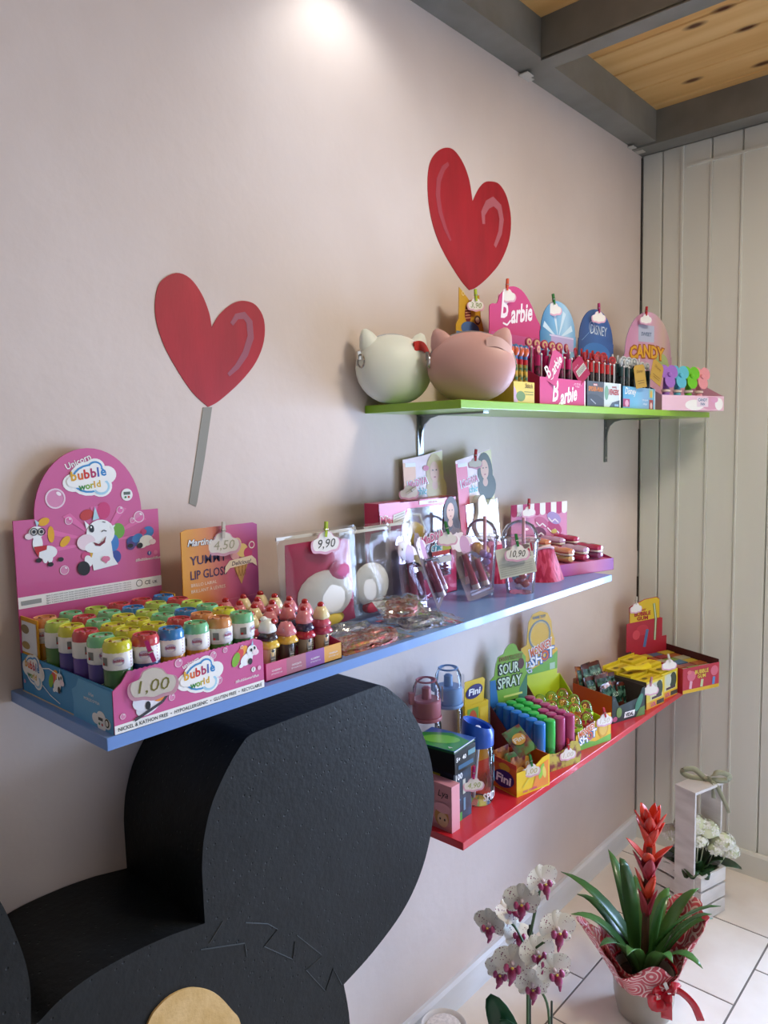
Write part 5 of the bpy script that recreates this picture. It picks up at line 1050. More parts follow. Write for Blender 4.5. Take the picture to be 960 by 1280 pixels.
b = MB(FRONT(d_)); b.prism([(-.018,.15),(.132,.15),(.134,.232),(.122,.236),(.122,.262),(.112,.285),(.108,.32),(.092,.348),(.06,.358),(.03,.352),(.012,.33),(.006,.29),(.004,.262),(-.018,.255)], 0, .002, my, ms=M('cfc8a0')); hd = b.obj('header', t)
p = MB(FRONT(d_-.002)); p.pol([(-.018,.152),(.132,.152),(.134,.225),(.09,.20),(.03,.185),(-.018,.20)], M('6aa83a', .4), 1); p.rect(-.018,.15,.132,.168,ml,2); p.ring(.058,.285,.046,.004,M('6a8a9a'),2,24); p.ring(.058,.285,.040,.002,M('d9d4b0'),2,24); p.text('GAME TOY', .055, .337, .008, M('6a7a8a'), 3, bold=.04); shot(p, .066, .212, .105); p.text('12', .010, .192, .018, M('3a6a9a'), 3, bold=.08); p.text('12', .010, .192, .018, white, 4, bold=.02); p.text('PCS', .012, .175, .012, M('3a6a9a'), 3, bold=.08); p.text('PCS', .012, .175, .012, white, 4, bold=.02); p.rect(.1,.17,.122,.19,M('a8c8b0'),3); p.obj('artwork', hd)
dome = clear('toy_dome', 'f8faf9', gloss=.03, rough=.05, tint=.02, ior=1.25)
def dome_toy(base, inner, lab, loc):
    s = thing('dome_game_toy', lab, 'toy', loc, MR, 'dome game toys'); m = M(base, .3, coat=.3)
    b = MB(); b.lathe([(0,0),(.016,0),(.0215,.006),(.0225,.012),(.0215,.018),(.019,.018),(.019,.012),(0,.012)], m, 20); b.obj('base', s)
    b = MB(); b.lathe([(.0195,.014),(.0195,.026),(.017,.038),(.011,.046),(.005,.049),(0,.0495)], dome, 20, close=False); b.obj('dome', s)
    b = MB(); b.tube([(.006*math.cos(q), .004, .030+.006*math.sin(q)) for q in [2*PI*k/10 for k in range(11)]], .0018, M(inner, .4), 6, caps=False); b.tube([(0,.004,.012),(0,.004,.024)], .002, M(inner, .4), 6); b.obj('hoop', s)
    b = MB(); b.ball((-.006,-.006,.016), .004, .004, .004, M('b8342a', .3), 8, 6); b.obj('ball', s); return s
k = 0
for r_ in range(4):
    for c_ in range(3):
        if r_ == 0 and c_ == 2: continue
        nm, base = (('lime','b2e030') if (r_+c_) % 3 != 2 else ('orange','f59a1c')) if not (r_ == 0 and c_ == 1) else ('red', 'cc2f3a')
        dome_toy(base, 'f0b420' if nm == 'lime' else 'b2e030', f'clear dome toy with a {nm} base, {["front","second","third","back"][r_]} row, {["left","middle","right"][c_]} in the display', local(MA, MR, .026+c_*.047, .026+r_*.046, .042 if r_ == 0 else .048+.006*r_)); k += 1
b = MB(); b.box(.003, w_-.003, .003, d_-.003, .002, .041, M('d2c23a', .6)); b.obj('insert', t, label='raised cardboard insert under the dome toys')
price_tag(local(MA, MR, .112, -.005, .068), '1,50', 'on the front of the MONKEY SHOT display', 'red', -25, .056, pin_up=.4, pinrot=-14, ink='d4c8b8')
# vidal
VA = (.215, 2.110, ZR); VR = -17; w_, d_ = .148, .165
t = thing('candy_display_box', 'black and green VIDAL candy box full of sachets', 'display box', VA, VR); vb = M('1f2a22', .4, coat=.2)
b = MB(); b.box(0, w_, .0015, d_, 0, .0015, vb); b.box(0, .0015, .0015, d_, .0015, .085, M('b8521e', .45)); b.box(w_-.0015, w_, .0015, d_, .0015, .092, M('4a4038', .5)); b.box(.0015, w_-.0015, d_-.0015, d_, .0015, .10, M('8a5a3a', .5)); b.obj('carton', t)
b = MB(FRONT(.0015)); b.prism([(0,0),(w_,0),(w_,.09),(.135,.088),(.12,.06),(.03,.05),(.012,.085),(0,.088)], 0, .0015, vb); fp = b.obj('front_panel', t)
p = MB(FRONT(-.0002)); p.pol([(.052,.008),(.098,.008),(.102,.026),(.056,.026)], white, 2); p.text('VIDAL', .077, .011, .011, blk, 3, bold=.05, w=.038); p.pol([(.105,.0),(w_,.0),(w_,.03),(.125,.026)], M('5a7a2a'), 1); p.ell(.12,.045,.012,.03,M('3a7a5a'),2,-30); p.ell(.03,.03,.012,.016,M('6a8a3a'),2); p.ell(.012,.012,.01,.008,M('a84a6a'),2); p.obj('artwork', fp)
vid = noisy('vidal_foil', '3a1a16', '5a2a20', scale=36, rough=.25, coat=.5, lo=.42, hi=.62); vidp = noisy('vidal_print', '16382e', '7ab09a', scale=55, rough=.25, coat=.5, lo=.48, hi=.72)
for i in range(15):
    r_, c_ = divmod(i, 5); x = .010+c_*.021+random.uniform(-.004,.004); y = .148-r_*.046
    sachet(local(VA, VR, x, y, [.062, .036, .018][r_]), VR+random.uniform(-14,14), -18+random.uniform(-8,4), random.uniform(-12,12), .050, .078, vid if i % 4 else foil2, f'dark green candy sachet in the VIDAL box, {["back","middle","front"][r_]} row, {["leftmost","second from left","middle","second from right","rightmost"][c_]}', 'sachets in the VIDAL box', 'JELLY' if i % 2 else None, 'b8d4c4', .005)
# yellow gum cartons
yl = M('e4cb2a', .4, coat=.15)
for i, (yy, xx, nm) in enumerate(((2.290, .248, 'left'), (2.404, .250, 'right'))):
    loc = (xx, yy, ZR); t = thing('gum_display_box', f'yellow gum display carton, the {nm} one of the two', 'display box', loc, -8); w_, d_, h_ = .106, .165, .090
    b = MB(); b.box(0, w_, 0, d_, 0, .0015, yl); b.box(0, w_, 0, .0015, .0015, h_, yl)
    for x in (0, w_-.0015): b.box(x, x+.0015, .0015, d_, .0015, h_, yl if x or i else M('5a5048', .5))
    b.box(.0015, w_-.0015, d_-.0015, d_, .0015, h_+.02, yl); bo = b.obj('carton', t)
    p = MB(FRONT(-.0002)); p.rect(.0,.0,w_,.022,M('e0a81e'),1); p.rect(.02,.026,.095,.082,M('d9d8a8'),1); p.ell(.075,.055,.022,.028,M('3a4638'),2); p.ell(.045,.06,.018,.02,M('c9d0c0'),2); p.rect(.03,.028,.09,.036,M('4a2a3a'),3); p.text('LOL', .04, .006, .012, M('c9407a'), 3, bold=.06); p.rect(.06,.004,.105,.018,M('3a3028'),2); p.obj('artwork', bo)
    for r_ in range(3):
        q = thing('gum_packet', f'yellow gum packet in the {nm} yellow carton, {["front","middle","back"][r_]} row', 'gum packet', local(loc, -8, .003, .006+r_*.053, .0018), -8, 'yellow gum packets')
        b = MB(); b.box(0, .100, 0, .045, 0, .088+.006*r_+.004*i, yl); bo = b.obj('carton', q); p = MB(frame((0,0,.088+.006*r_+.004*i+.0002), (1,0,0), (0,1,0))); p.rect(.01,.012,.09,.03,M('c9a41e'),1); p.ell(.03,.022,.012,.008,M('6a5a1e'),2); p.obj('lid_print', bo)
t = thing('rolled_packet', 'bright yellow curled packet lying on the yellow cartons', 'gum packet', (.170, 2.345, ZR+.1075), -30)
b = MB(); b.grid(lambda u, v: (.10*u-.03, -.02+.04*v, .0015+.012*math.sin(PI*v)*(.4+.6*u)+.003*math.sin(7*u)), 8, 8, M('e8d020', .3, coat=.4)); b.grid(lambda u, v: (.10*u-.03, .02-.04*v, .0008), 2, 2, M('e8d020', .3)); b.obj('wrapper', t)
price_tag((.262, 2.285, ZR+.072), '', 'on the left yellow gum carton', 'pink', -35, .058, pin_up=.45, pinrot=10)
price_tag((.262, 2.44, ZR+.116), '', 'on the right yellow gum carton', 'white', -35, .056, pin_up=.4, pinrot=-16)
# bubble gum
GA = (.282, 2.511, ZR); GR = -22.5; w_, d_, h_ = .174, .240, .088
t = thing('gum_display_box', 'red BUBBLE GUM display box overhanging the far end of the red shelf', 'display box', GA, GR); rd = M('b8283c', .4, coat=.2)
b = MB(); b.box(0, w_, 0, d_, 0, .0015, rd); b.box(0, .0015, .0015, d_, .0015, h_, rd); b.box(w_-.0015, w_, .0015, d_, .0015, h_+.01, M('4a1c24', .5)); b.box(.0015, w_-.0015, d_-.0015, d_, .0015, .13, rd); b.obj('carton', t)
b = MB(FRONT(.0015)); b.prism([(0,0),(w_,0),(w_,h_),(0,h_)], 0, .0015, rd); fp = b.obj('front_panel', t); p = MB(FRONT(-.0002)); p.rect(0,0,w_,.012,M('d9b02a'),1); p.text('BUBBLE', .088, .062, .014, M('7a1420'), 2, bold=.10); p.text('BUBBLE', .088, .062, .014, M('e3c44a'), 3, bold=.03); p.text('GUM', .088, .046, .013, M('7a1420'), 2, bold=.10); p.text('GUM', .088, .046, .013, M('e3c44a'), 3, bold=.03)
for x, h2 in ((.035,'e0b0c0'),(.145,'5a8ac0'),(.088,'c0d0a0')): p.line([(x,.014),(x+.004,.04)], .012, M(h2), 2)
p.ell(.04,.058,.020,.018,M('d06a80'),2); p.ell(.15,.062,.018,.018,M('d06a80'),2); p.ell(.03,.072,.01,.007,M('d9787f'),3); p.obj('artwork', fp)
b = MB(FRONT(d_)); b.prism([(-.026,.09),(.150,.09),(.150,.20),(.136,.204),(.134,.275),(.118,.283),(.06,.280),(.0,.262),(-.014,.256),(-.012,.198),(-.026,.195)], 0, .002, rd); hd = b.obj('header', t)
p = MB(FRONT(d_-.002)); p.pol([(-.011,.198),(.135,.203),(.133,.273),(.117,.281),(.06,.278),(0,.26),(-.012,.254)], M('e0c02c', .4), 1); p.text('FUNNY', .048, .237, .008, M('a8242c'), 2, bold=.05); p.text('BUBBLE', .05, .220, .014, M('a8242c'), 2, bold=.05, w=.08); p.text('GUM', .05, .204, .013, M('a8242c'), 2, bold=.05, w=.055); p.line([(.112,.12),(.116,.20),(.106,.26)], .012, M('6a8a4a'), 2); p.line([(.112,.12),(.116,.20),(.106,.26)], .005, M('dfe4c8'), 3); p.ell(.02,.15,.018,.018,M('d9505e'),2); p.line([(.06,.10),(.075,.165)], .014, M('5a7ab0'), 2); p.ell(.05,.165,.03,.02,M('c83a4a'),1); p.obj('artwork', hd)
for r_ in range(6):
    for c_ in range(3):
        col = ['b0a890','3f6a8a','a85a2c','7a9a3a','c2a83a','8a3a3a'][(r_*2+c_*3) % 6]; lab = f'small gum carton in the BUBBLE GUM box, {["front","second","third","fourth","fifth","back"][r_]} row, {["left","middle","right"][c_]}'
        q = tag(MB().box(0, .052, 0, .034, 0, .072+.002*((r_+c_) % 2), M(col, .4, coat=.2)).obj('gum_carton'), lab, 'gum packet', 'small gum cartons'); q.location = local(GA, GR, .006+c_*.0545, .006+r_*.0375, .0018); q.rotation_euler = (0, 0, R(90+GR))
price_tag(local(GA, GR, .012, d_-.008, .252), '', 'on the yellow BUBBLE GUM header', 'white', GR, .058, pin_up=.5, pinrot=2)
# ================================================================== black foam cut-out under the blue shelf
foam = noisy('black_foam', '0f1112', '15181a', scale=20, rough=.5, spec=.35, bump=.3, bscale=95, detail=3, dist=.003)
N, L, bs = nodes(foam)
vz = N.new('ShaderNodeTexVoronoi'); vz.inputs['Scale'].default_value = 70; tcz = N.new('ShaderNodeTexCoord'); L.new(tcz.outputs['Object'], vz.inputs['Vector'])
rz_ = N.new('ShaderNodeValToRGB'); rz_.color_ramp.elements[0].position = .06; rz_.color_ramp.elements[0].color = (0,0,0,1); rz_.color_ramp.elements[1].position = .16; rz_.color_ramp.elements[1].color = (1,1,1,1)
L.new(vz.outputs['Distance'], rz_.inputs[0]); b2 = N.new('ShaderNodeBump'); b2.inputs['Strength'].default_value = .5; b2.inputs['Distance'].default_value = .002; L.new(rz_.outputs[0], b2.inputs['Height'])
L.new(bs.inputs['Normal'].links[0].from_socket, b2.inputs['Normal']); L.new(b2.outputs[0], bs.inputs['Normal'])
def cr(pts, n=5):
    out = []
    for i in range(len(pts)-1):
        p0, p1, p2, p3 = Vector(pts[max(i-1,0)]), Vector(pts[i]), Vector(pts[i+1]), Vector(pts[min(i+2,len(pts)-1)])
        for j in range(n): t = j/n; out.append(tuple(.5*((2*p1)+(-p0+p2)*t+(2*p0-5*p1+4*p2-p3)*t*t+(-p0+3*p1-3*p2+p3)*t**3)))
    return out
side = cr([(.621,.845),(.620,.917),(.621,.945),(.627,.985),(.645,1.034),(.68,1.083),(.710,1.112)]) + cr([(.710,1.112),(.725,1.117),(.76,1.118)]) + cr([(1.030,1.119),(1.042,1.115),(1.067,1.098),(1.122,1.046),(1.170,.966),(1.195,.885),(1.197,.811),(1.178,.735),(1.140,.672),(1.083,.625),(.998,.590),(.917,.570)])
low = cr([(.917,.570),(.930,.484),(.925,.36),(.89,.22),(.82,.10),(.74,.03),(.66,.0)])
left = cr([(-.02,.0),(-.09,.10),(-.13,.35),(-.12,.62),(-.06,.88),(.05,1.05),(.16,1.12),(.25,1.11),(.31,1.06),(.329,1.024),(.343,.977),(.353,.933),(.357,.893),(.355,.847)])
head = cr([(.355,.843),(.365,.842),(.393,.855),(.439,.864),(.51,.863),(.571,.856)]) 
outline = (side + low + left + head)[::-1]
e = bpy.data.objects.new('foam_cutout', None); C.objects.link(e); tag(e, 'large thick black foam cut-out with rounded lobes standing under the blue shelf', 'foam prop'); e.location = (.0, .45, 0)
WALL = Matrix.Translation((0, -.45, 0)) @ Matrix(((0,0,1,0),(1,0,0,0),(0,1,0,0),(0,0,0,1)))
b = MB(WALL); b.prism(outline, .002, .238, foam, smooth=True)
inset = outline
b.obj('body', e, sharp=35)
tan = noisy('tan_foam', 'd9b479', 'cfa768', scale=30, rough=.6, bump=.5, bscale=120)
b = MB(WALL); b.prism(smooth_poly([(.515,.745),(.535,.762),(.562,.766),(.595,.755),(.632,.724),(.661,.679),(.678,.642),(.68,.56),(.62,.47),(.53,.47),(.48,.56),(.488,.68)], 4)[::-1], .2381, .2415, tan, smooth=True); b.obj('tan_panel', e, label='tan painted foam oval')
lines = [[(.611,.807),(.694,.773),(.697,.748)], [(.697,.807),(.743,.781),(.763,.761),(.733,.746),(.794,.689),(.8,.719)], [(.805,.728),(.862,.66)], [(.862,.656),(.824,.652),(.869,.585),(.89,.618),(.911,.573)], [(.654,.832),(.627,.809)]]
lipm = M('2b2f30', .45)
for ln in lines:
    b = MB(WALL); b.tube([(y, z, .2382) for y, z in ln], .0011, lipm, 5); b.obj('carved_line', e, label='raised edge of a carved zigzag cut')

# ================================================================== plants on the floor
def leaf_strip(base, tip, width, m, droop=.0, side=None, n=8, fold=.25, par=None, nm='leaf', shape=None, twist=0.0):
    """arching leaf from base to tip"""
    B, T = Vector(base), Vector(tip); mid = (B+T)/2 + Vector((0,0,droop)); b = MB(); v = []; f = []
    for i in range(n+1):
        t = i/n; p = B*(1-t)**2 + mid*2*t*(1-t) + T*t*t; d = ((mid-B)*(1-t)*2 + (T-mid)*2*t).normalized()
        s_ = d.cross(Vector((0,0,1))); s_ = s_.normalized() if s_.length > 1e-4 else Vector((1,0,0))
        if side is not None: s_ = (Vector(side) - d*Vector(side).dot(d)).normalized()
        s_ = Matrix.Rotation(twist*t, 3, d) @ s_
        up = s_.cross(d).normalized(); w = width/2*(shape(t) if shape else min(1, .55+1.2*t)*max(.02, (1-t**3.2)))
        v += [p - s_*w + up*w*fold, p - up*w*.10, p + s_*w + up*w*fold]
    for i in range(n): a = i*3; f += [(a,a+3,a+4,a+1), (a+1,a+4,a+5,a+2)]
    b.add(v, f, m, True); o = b.obj(nm, par, sharp=80); sm = o.modifiers.new('thick', 'SOLIDIFY'); sm.thickness = .0012
    return o
greenl = noisy('bromeliad_leaf', '2f5a2c', '4f7d3a', scale=9, rough=.32, stretch=(1,1,.3), coat=.2); redb = noisy('bromeliad_bract', 'c9281c', 'e04a2a', scale=12, rough=.35, coat=.2); redd = noisy('bromeliad_bract_dark', '8e2436', 'b83a48', scale=12, rough=.35)
pc = (.408, 1.905)
t = thing('bromeliad_pot', 'red guzmania bromeliad in a taupe pot wrapped in rose-print paper', 'potted plant', (pc[0], pc[1], 0), -90)   # local X = world X, local Y = world Y
b = MB(); b.lathe([(0,0),(.060,0),(.070,.004),(.080,.05),(.084,.115),(.080,.118),(.076,.112),(.07,.09),(0,.09)], noisy('taupe_ceramic', 'a89c8c', '9a8e80', scale=6, rough=.3, coat=.3), 28); b.obj('pot', t)
b = MB(); b.lathe([(0,.09),(.070,.09),(.070,.098),(0,.10)], noisy('potting_soil', '3a2a20', '5a4230', scale=80, rough=.9, bump=.8), 18); b.obj('soil', t)
wrap = noisy('rose_paper', 'b01c30', 'd8606c', scale=14, rough=.35, coat=.2)
N, L, bs = nodes(wrap); vv = N.new('ShaderNodeTexVoronoi'); vv.inputs['Scale'].default_value = 20; tcv = N.new('ShaderNodeTexCoord'); L.new(tcv.outputs['Object'], vv.inputs['Vector'])
mm = N.new('ShaderNodeMath'); mm.operation = 'MULTIPLY'; mm.inputs[1].default_value = 34; L.new(vv.outputs['Distance'], mm.inputs[0]); sn = N.new('ShaderNodeMath'); sn.operation = 'SINE'; L.new(mm.outputs[0], sn.inputs[0]); gt = N.new('ShaderNodeMath'); gt.operation = 'GREATER_THAN'; gt.inputs[1].default_value = .45; L.new(sn.outputs[0], gt.inputs[0])
mx = N.new('ShaderNodeMix'); mx.data_type = 'RGBA'; L.new(gt.outputs[0], mx.inputs[0]); L.new(bs.inputs['Base Color'].links[0].from_socket, mx.inputs[6]); mx.inputs[7].default_value = (*hexc('e9c4c0'), 1); L.new(mx.outputs[2], bs.inputs['Base Color'])
def wf(u, v):
    a = 2*PI*u; k2 = math.cos(2*(a-.733)); r = .076+(.058+.040*k2*abs(k2)+.010*math.sin(7*a))*v**1.15; pl = .005*math.sin(15*a)*v
    return ((r+pl)*math.cos(a), (r+pl)*math.sin(a), .082+(.135+.062*k2+.022*math.sin(5*a+1)+.03*math.cos(a-.733))*v)
b = MB(); b.grid(wf, 84, 10, wrap); o = b.obj('wrapping_paper', t); sm = o.modifiers.new('thick', 'SOLIDIFY'); sm.thickness = .0006
def wf2(u, v):
    a = 2*PI*u+.5; r = .074+.036*v*(1+.2*math.sin(5*a)); return (r*math.cos(a), r*math.sin(a), .07+.12*v+.025*v*math.sin(5*a))
b = MB(); b.grid(wf2, 60, 6, wrap); o = b.obj('inner_wrap', t); sm = o.modifiers.new('thick', 'SOLIDIFY'); sm.thickness = .0006
for i in range(17):
    a = i*2.399+.3; ln = .17+.06*random.random(); rise = .16+.11*random.random()
    if i < 6: tip = [(-.255,.0,.305),(.205,-.02,.40),(-.15,-.12,.28),(.19,-.10,.27),(-.10,.06,.38),(.08,-.02,.37)][i]; dr = [.11,.10,.10,.10,.16,.16][i]
    else: tip = (ln*math.cos(a), ln*math.sin(a), .08+rise); dr = .10
    leaf_strip((.02*math.cos(a), .02*math.sin(a), .10), tip, .046, greenl, dr, par=t)
b = MB(); b.tube([(0,0,.10),(.004,0,.3),(.012,0,.50)], [.012,.010,.008], M('5a3a2a', .5), 8); b.obj('flower_stalk', t)
k = 0
for z0, n, ln, sp, m in ((.28,3,.09,.018,redd),(.33,3,.09,.022,redb),(.385,4,.085,.030,redd),(.43,4,.085,.048,redb),(.48,5,.075,.028,redb),(.505,5,.085,.032,redb),(.52,4,.08,.014,redb)):
    for i in range(n):
        a = 2*PI*i/n+z0*30; k += 1; cx = .012*(z0-.1)/.4
        leaf_strip((cx+.006*math.cos(a), .006*math.sin(a), z0), (cx+(sp+.012)*math.cos(a), (sp+.012)*math.sin(a), z0+ln*(.95 if sp < .04 else .74)), .034, m, -.002, par=t, nm='bract', fold=.45, shape=lambda q: math.sin(PI*min(1,.18+.82*q))**.7*(1-.1*q)+.02)
rib = M('c01428', .22, coat=.5)
def ribbon(pts, w, m, par, nm, side=(0,0,1)):
    P = [Vector(p) for p in pts]; b = MB(); v = []; f = []; s_ = Vector(side)
    for i, p in enumerate(P):
        d = (P[min(i+1,len(P)-1)]-P[max(i-1,0)]).normalized(); q = (s_-d*s_.dot(d)).normalized(); v += [p-q*w/2, p+q*w/2]
    for i in range(len(P)-1): f.append((2*i, 2*i+2, 2*i+3, 2*i+1))
    b.add(v, f, m, True); o = b.obj(nm, par, sharp=80); sm = o.modifiers.new('thick', 'SOLIDIFY'); sm.thickness = .0008; return o
kx, ky, kz = .082, -.055, .135
ribbon(cr([(kx,ky,kz),(kx+.02,ky-.03,kz+.03),(kx+.035,ky-.02,kz+.035),(kx+.03,ky,kz+.01),(kx,ky,kz)]), .026, rib, t, 'bow_loop', (.3,.6,.5)); ribbon(cr([(kx,ky,kz),(kx-.02,ky-.035,kz-.0),(kx-.015,ky-.04,kz-.03),(kx+.01,ky-.02,kz-.02),(kx,ky,kz)]), .026, rib, t, 'bow_loop', (.3,.6,.5))
ribbon(cr([(kx,ky,kz),(kx+.035,ky,kz+.012),(kx+.07,ky+.005,kz-.01),(kx+.09,ky+.01,kz-.055)]), .020, rib, t, 'bow_tail'); ribbon(cr([(kx,ky,kz),(kx+.01,ky-.02,kz-.03),(kx+.012,ky-.022,kz-.07)]), .028, rib, t, 'bow_tail', (1,.3,0))
b = MB(); b.add([(kx+.004,ky-.03,kz+.035),(kx+.018,ky-.03,kz+.012),(kx+.026,ky-.03,kz+.018),(kx+.012,ky-.03,kz+.045)], [(0,1,2,3)], white); b.obj('gift_tag', t); b = MB(); n = 40; b.tube([(.086*math.cos(2*PI*i/n), .086*math.sin(2*PI*i/n), .122) for i in range(n+1)], .003, rib, 6, caps=False); b.obj('ribbon_band', t)

# ---- white crate with kalanchoe
CA = (.401, 2.386); cw = noisy('white_painted_wood', 'dcd9d6', 'c8c4c0', scale=8, rough=.45, bump=.25, bscale=40, stretch=(1,1,4))
ct = bpy.data.objects.new('wooden_crate', None); C.objects.link(ct); tag(ct, 'white slatted wooden crate with a tall handle and sage ribbon bow', 'crate'); ct.location = (CA[0], CA[1], 0); ct.rotation_euler = (0, 0, math.atan2(.958, .287))
LX, LY, HH = .115, .185, .160       # local X along the short face, local Y along the long face
for zz in (.004, .058, .112):
    for nm, bx in (('slat', (.0, LX, -.0, .007)), ('slat', (.0, LX, LY-.007, LY)), ('slat', (-.007, .0, .0, LY)), ('slat', (LX, LX+.007, .0, LY))):
        MB().box(bx[0], bx[1], bx[2], bx[3], zz, zz+.046, cw).obj(nm, ct)
MB().box(0, LX, .007, LY-.007, .004, .010, cw).obj('bottom', ct)
for x, y in ((.001,.0072),(.001,LY-.0182),(LX-.012,.0072),(LX-.012,LY-.0182)): MB().box(x, x+.011, y, y+.011, .010, .158, cw).obj('corner_post', ct)
MB().box(-.0145, -.0075, .022, .096, .0, .432, cw).obj('handle_post', ct); MB().box(LX+.0075, LX+.0145, .022, .096, .0, .432, cw).obj('handle_post', ct)
MB().box(-.016, LX+.016, .020, .098, .432, .441, cw).obj('handle_bar', ct)
sage = M('a3a890', .35, coat=.2); kx, ky, kz = .085, .055, .447
for sx, sy in ((-1, 1), (1, -1)):
    ribbon(cr([(kx,ky,kz),(kx+.02*sx,ky+.03*sy,kz+.03),(kx+.045*sx,ky+.055*sy,kz+.022),(kx+.035*sx,ky+.045*sy,kz+.005),(kx,ky,kz)]), .018, sage, ct, 'bow_loop', (.5,.5*sx*sy,.6))
ribbon(cr([(kx,ky,kz),(kx+.01,ky-.03,kz-.01),(kx+.02,ky-.05,kz-.05),(kx+.025,ky-.075,kz-.10)]), .014, sage, ct, 'bow_tail'); ribbon(cr([(kx,ky,kz),(kx+.0,ky-.015,kz+.01),(kx-.005,ky-.03,kz-.02),(kx-.005,ky-.035,kz-.055)]), .014, sage, ct, 'bow_tail'); MB().ball((kx,ky,kz+.004), .008, .008, .007, sage, 8, 6).obj('bow_knot', ct)
kt = bpy.data.objects.new('kalanchoe_plant', None); C.objects.link(kt); tag(kt, 'white-flowered kalanchoe with dark green leaves growing in the white crate', 'potted plant'); kt.location = (.345, 2.468, .012)
b = MB(); b.lathe([(0,0),(.036,0),(.046,.10),(.042,.10),(.04,.092),(0,.092)], M('4a3a30', .7), 18); b.obj('nursery_pot', kt)
dgl = noisy('kalanchoe_leaf', '1f3d24', '33582f', scale=20, rough=.35, coat=.25)
for i in range(22):
    a = i*2.399; ln = .055+.055*random.random(); z = .12+.06*random.random()
    leaf_strip((.012*math.cos(a), .012*math.sin(a), .09), (ln*math.cos(a)*1.0, ln*math.sin(a)*1.0, z), .048, dgl, .05, par=kt, n=6, shape=lambda q: math.sin(PI*min(1,.1+.88*q))**.55)
leaf_strip((.02,.03,.12), (.125,.09,.125), .062, dgl, .03, par=kt, n=7, shape=lambda q: math.sin(PI*min(1,.1+.88*q))**.55); leaf_strip((.0,-.03,.10), (.03,-.10,.14), .05, dgl, .05, par=kt, n=7, shape=lambda q: math.sin(PI*min(1,.1+.88*q))**.55); leaf_strip((-.02,-.02,.10), (-.09,-.04,.13), .05, dgl, .03, par=kt, n=6, shape=lambda q: math.sin(PI*min(1,.1+.88*q))**.55)
wp, wg = M('f2f3ea', .5), M('dfe6c4', .5)
for cx, cy, cz, rr in ((.0,.0,.275,.045),(.035,.012,.265,.040),(-.035,.01,.255,.036),(.075,.045,.225,.040),(.095,.055,.195,.032),(-.075,.0,.22,.034),(.02,-.02,.235,.030),(.06,.02,.205,.028),(-.01,.03,.25,.03)):
    b = MB()
    for i in range(64):
        u = random.uniform(-.25, 1); a = random.uniform(0, 2*PI); q = math.sqrt(1-u*u) if abs(u) < 1 else 0; p0 = Vector((cx+rr*q*math.cos(a), cy+rr*q*math.sin(a), cz+rr*.75*u)); nrm = Vector((q*math.cos(a), q*math.sin(a), u)).normalized()
        T = Matrix.Translation(p0) @ nrm.to_track_quat('Z', 'Y').to_matrix().to_4x4() @ Matrix.Rotation(random.uniform(0,3), 4, 'Z')
        v = [(0,0,-.001)]; f = []
        for k in range(4):
            a2 = PI/2*k; v += [(.0070*math.cos(a2-.5), .0070*math.sin(a2-.5), .0012), (.0100*math.cos(a2), .0100*math.sin(a2), .0002), (.0070*math.cos(a2+.5), .0070*math.sin(a2+.5), .0012)]; f.append((0, 1+3*k, 2+3*k, 3+3*k))
        b.add(v, f, wp if i % 6 else wg, False, T)
    b.ball((cx, cy, cz), rr*.9, rr*.9, rr*.68, wg, 10, 6); o = b.obj('flower_cluster', kt)
    MB().tube([(cx*.3, cy*.3, .09), (cx*.7, cy*.7, cz*.7), (cx, cy, cz)], .002, wg, 5).obj('flower_stem', kt)

# ---- orchid
OX, OY = .402, 1.30
ot = bpy.data.objects.new('orchid', None); C.objects.link(ot); tag(ot, 'white moth orchid with purple speckles and magenta centres, front of the floor', 'potted plant'); ot.location = (OX, OY, 0)
b = MB(); b.lathe([(0,0),(.055,0),(.062,.01),(.075,.14),(.071,.142),(.068,.13),(0,.125)], M('e8e6e2', .3, coat=.3), 24); b.obj('pot', ot)
b = MB(); b.lathe([(0,.125),(.066,.128),(.05,.14),(0,.148)], noisy('bark_mix', '4a3322', '6a4c34', scale=60, rough=.9, bump=.9), 16); b.obj('bark', ot)
ol = noisy('orchid_leaf', '1f4a30', '2f6042', scale=6, rough=.28, coat=.3)
for tip, dr in (((-.085,-.02,.37),.08), ((.13,.10,.23),.09), ((-.15,.06,.20),.09), ((.06,-.13,.18),.08), ((-.05,-.03,.33),.1)): leaf_strip((.0,.0,.14), tip, .066, ol, dr, par=ot, n=9, shape=lambda q: math.sin(PI*min(1,.14+.84*q))**.5, side=(.8,.5,.2) if tip[2] > .3 else None)
stm = M('3a5a2c', .4); stk = M('26301f', .5)
b = MB(); b.tube(cr([(0,0,.14),(.002,.0,.34),(.004,.0,.50),(.02,.0,.60),(.03,.005,.655)]), .0032, stm, 6); b.tube(cr([(.004,0,.50),(-.03,0,.545),(-.075,.005,.55)]), .0026, stm, 6); b.tube(cr([(.004,0,.50),(.03,-.003,.53),(.065,0,.57)]), .0026, stm, 6); b.tube(cr([(.035,.02,.14),(.045,.015,.36),(.035,.0,.43),(.02,-.005,.44)]), .0028, stm, 6); b.obj('flower_stem', ot)
b = MB(); b.tube([(.004,.006,.13),(.004,.006,.56)], .0024, stk, 6); b.tube([(.045,.024,.13),(.047,.022,.40)], .0024, stk, 6); b.obj('support_stake', ot); b = MB(); b.ball((.006,.004,.545), .008, .005, .009, blk, 8, 6); b.obj('clip', ot)
pet = noisy('orchid_petal', 'ecebe4', 'e2dfd6', scale=6, rough=.45, sub=.1); N, L, bs = nodes(pet); vs_ = N.new('ShaderNodeTexVoronoi'); vs_.inputs['Scale'].default_value = 190; tcs = N.new('ShaderNodeTexCoord'); L.new(tcs.outputs['Object'], vs_.inputs['Vector'])
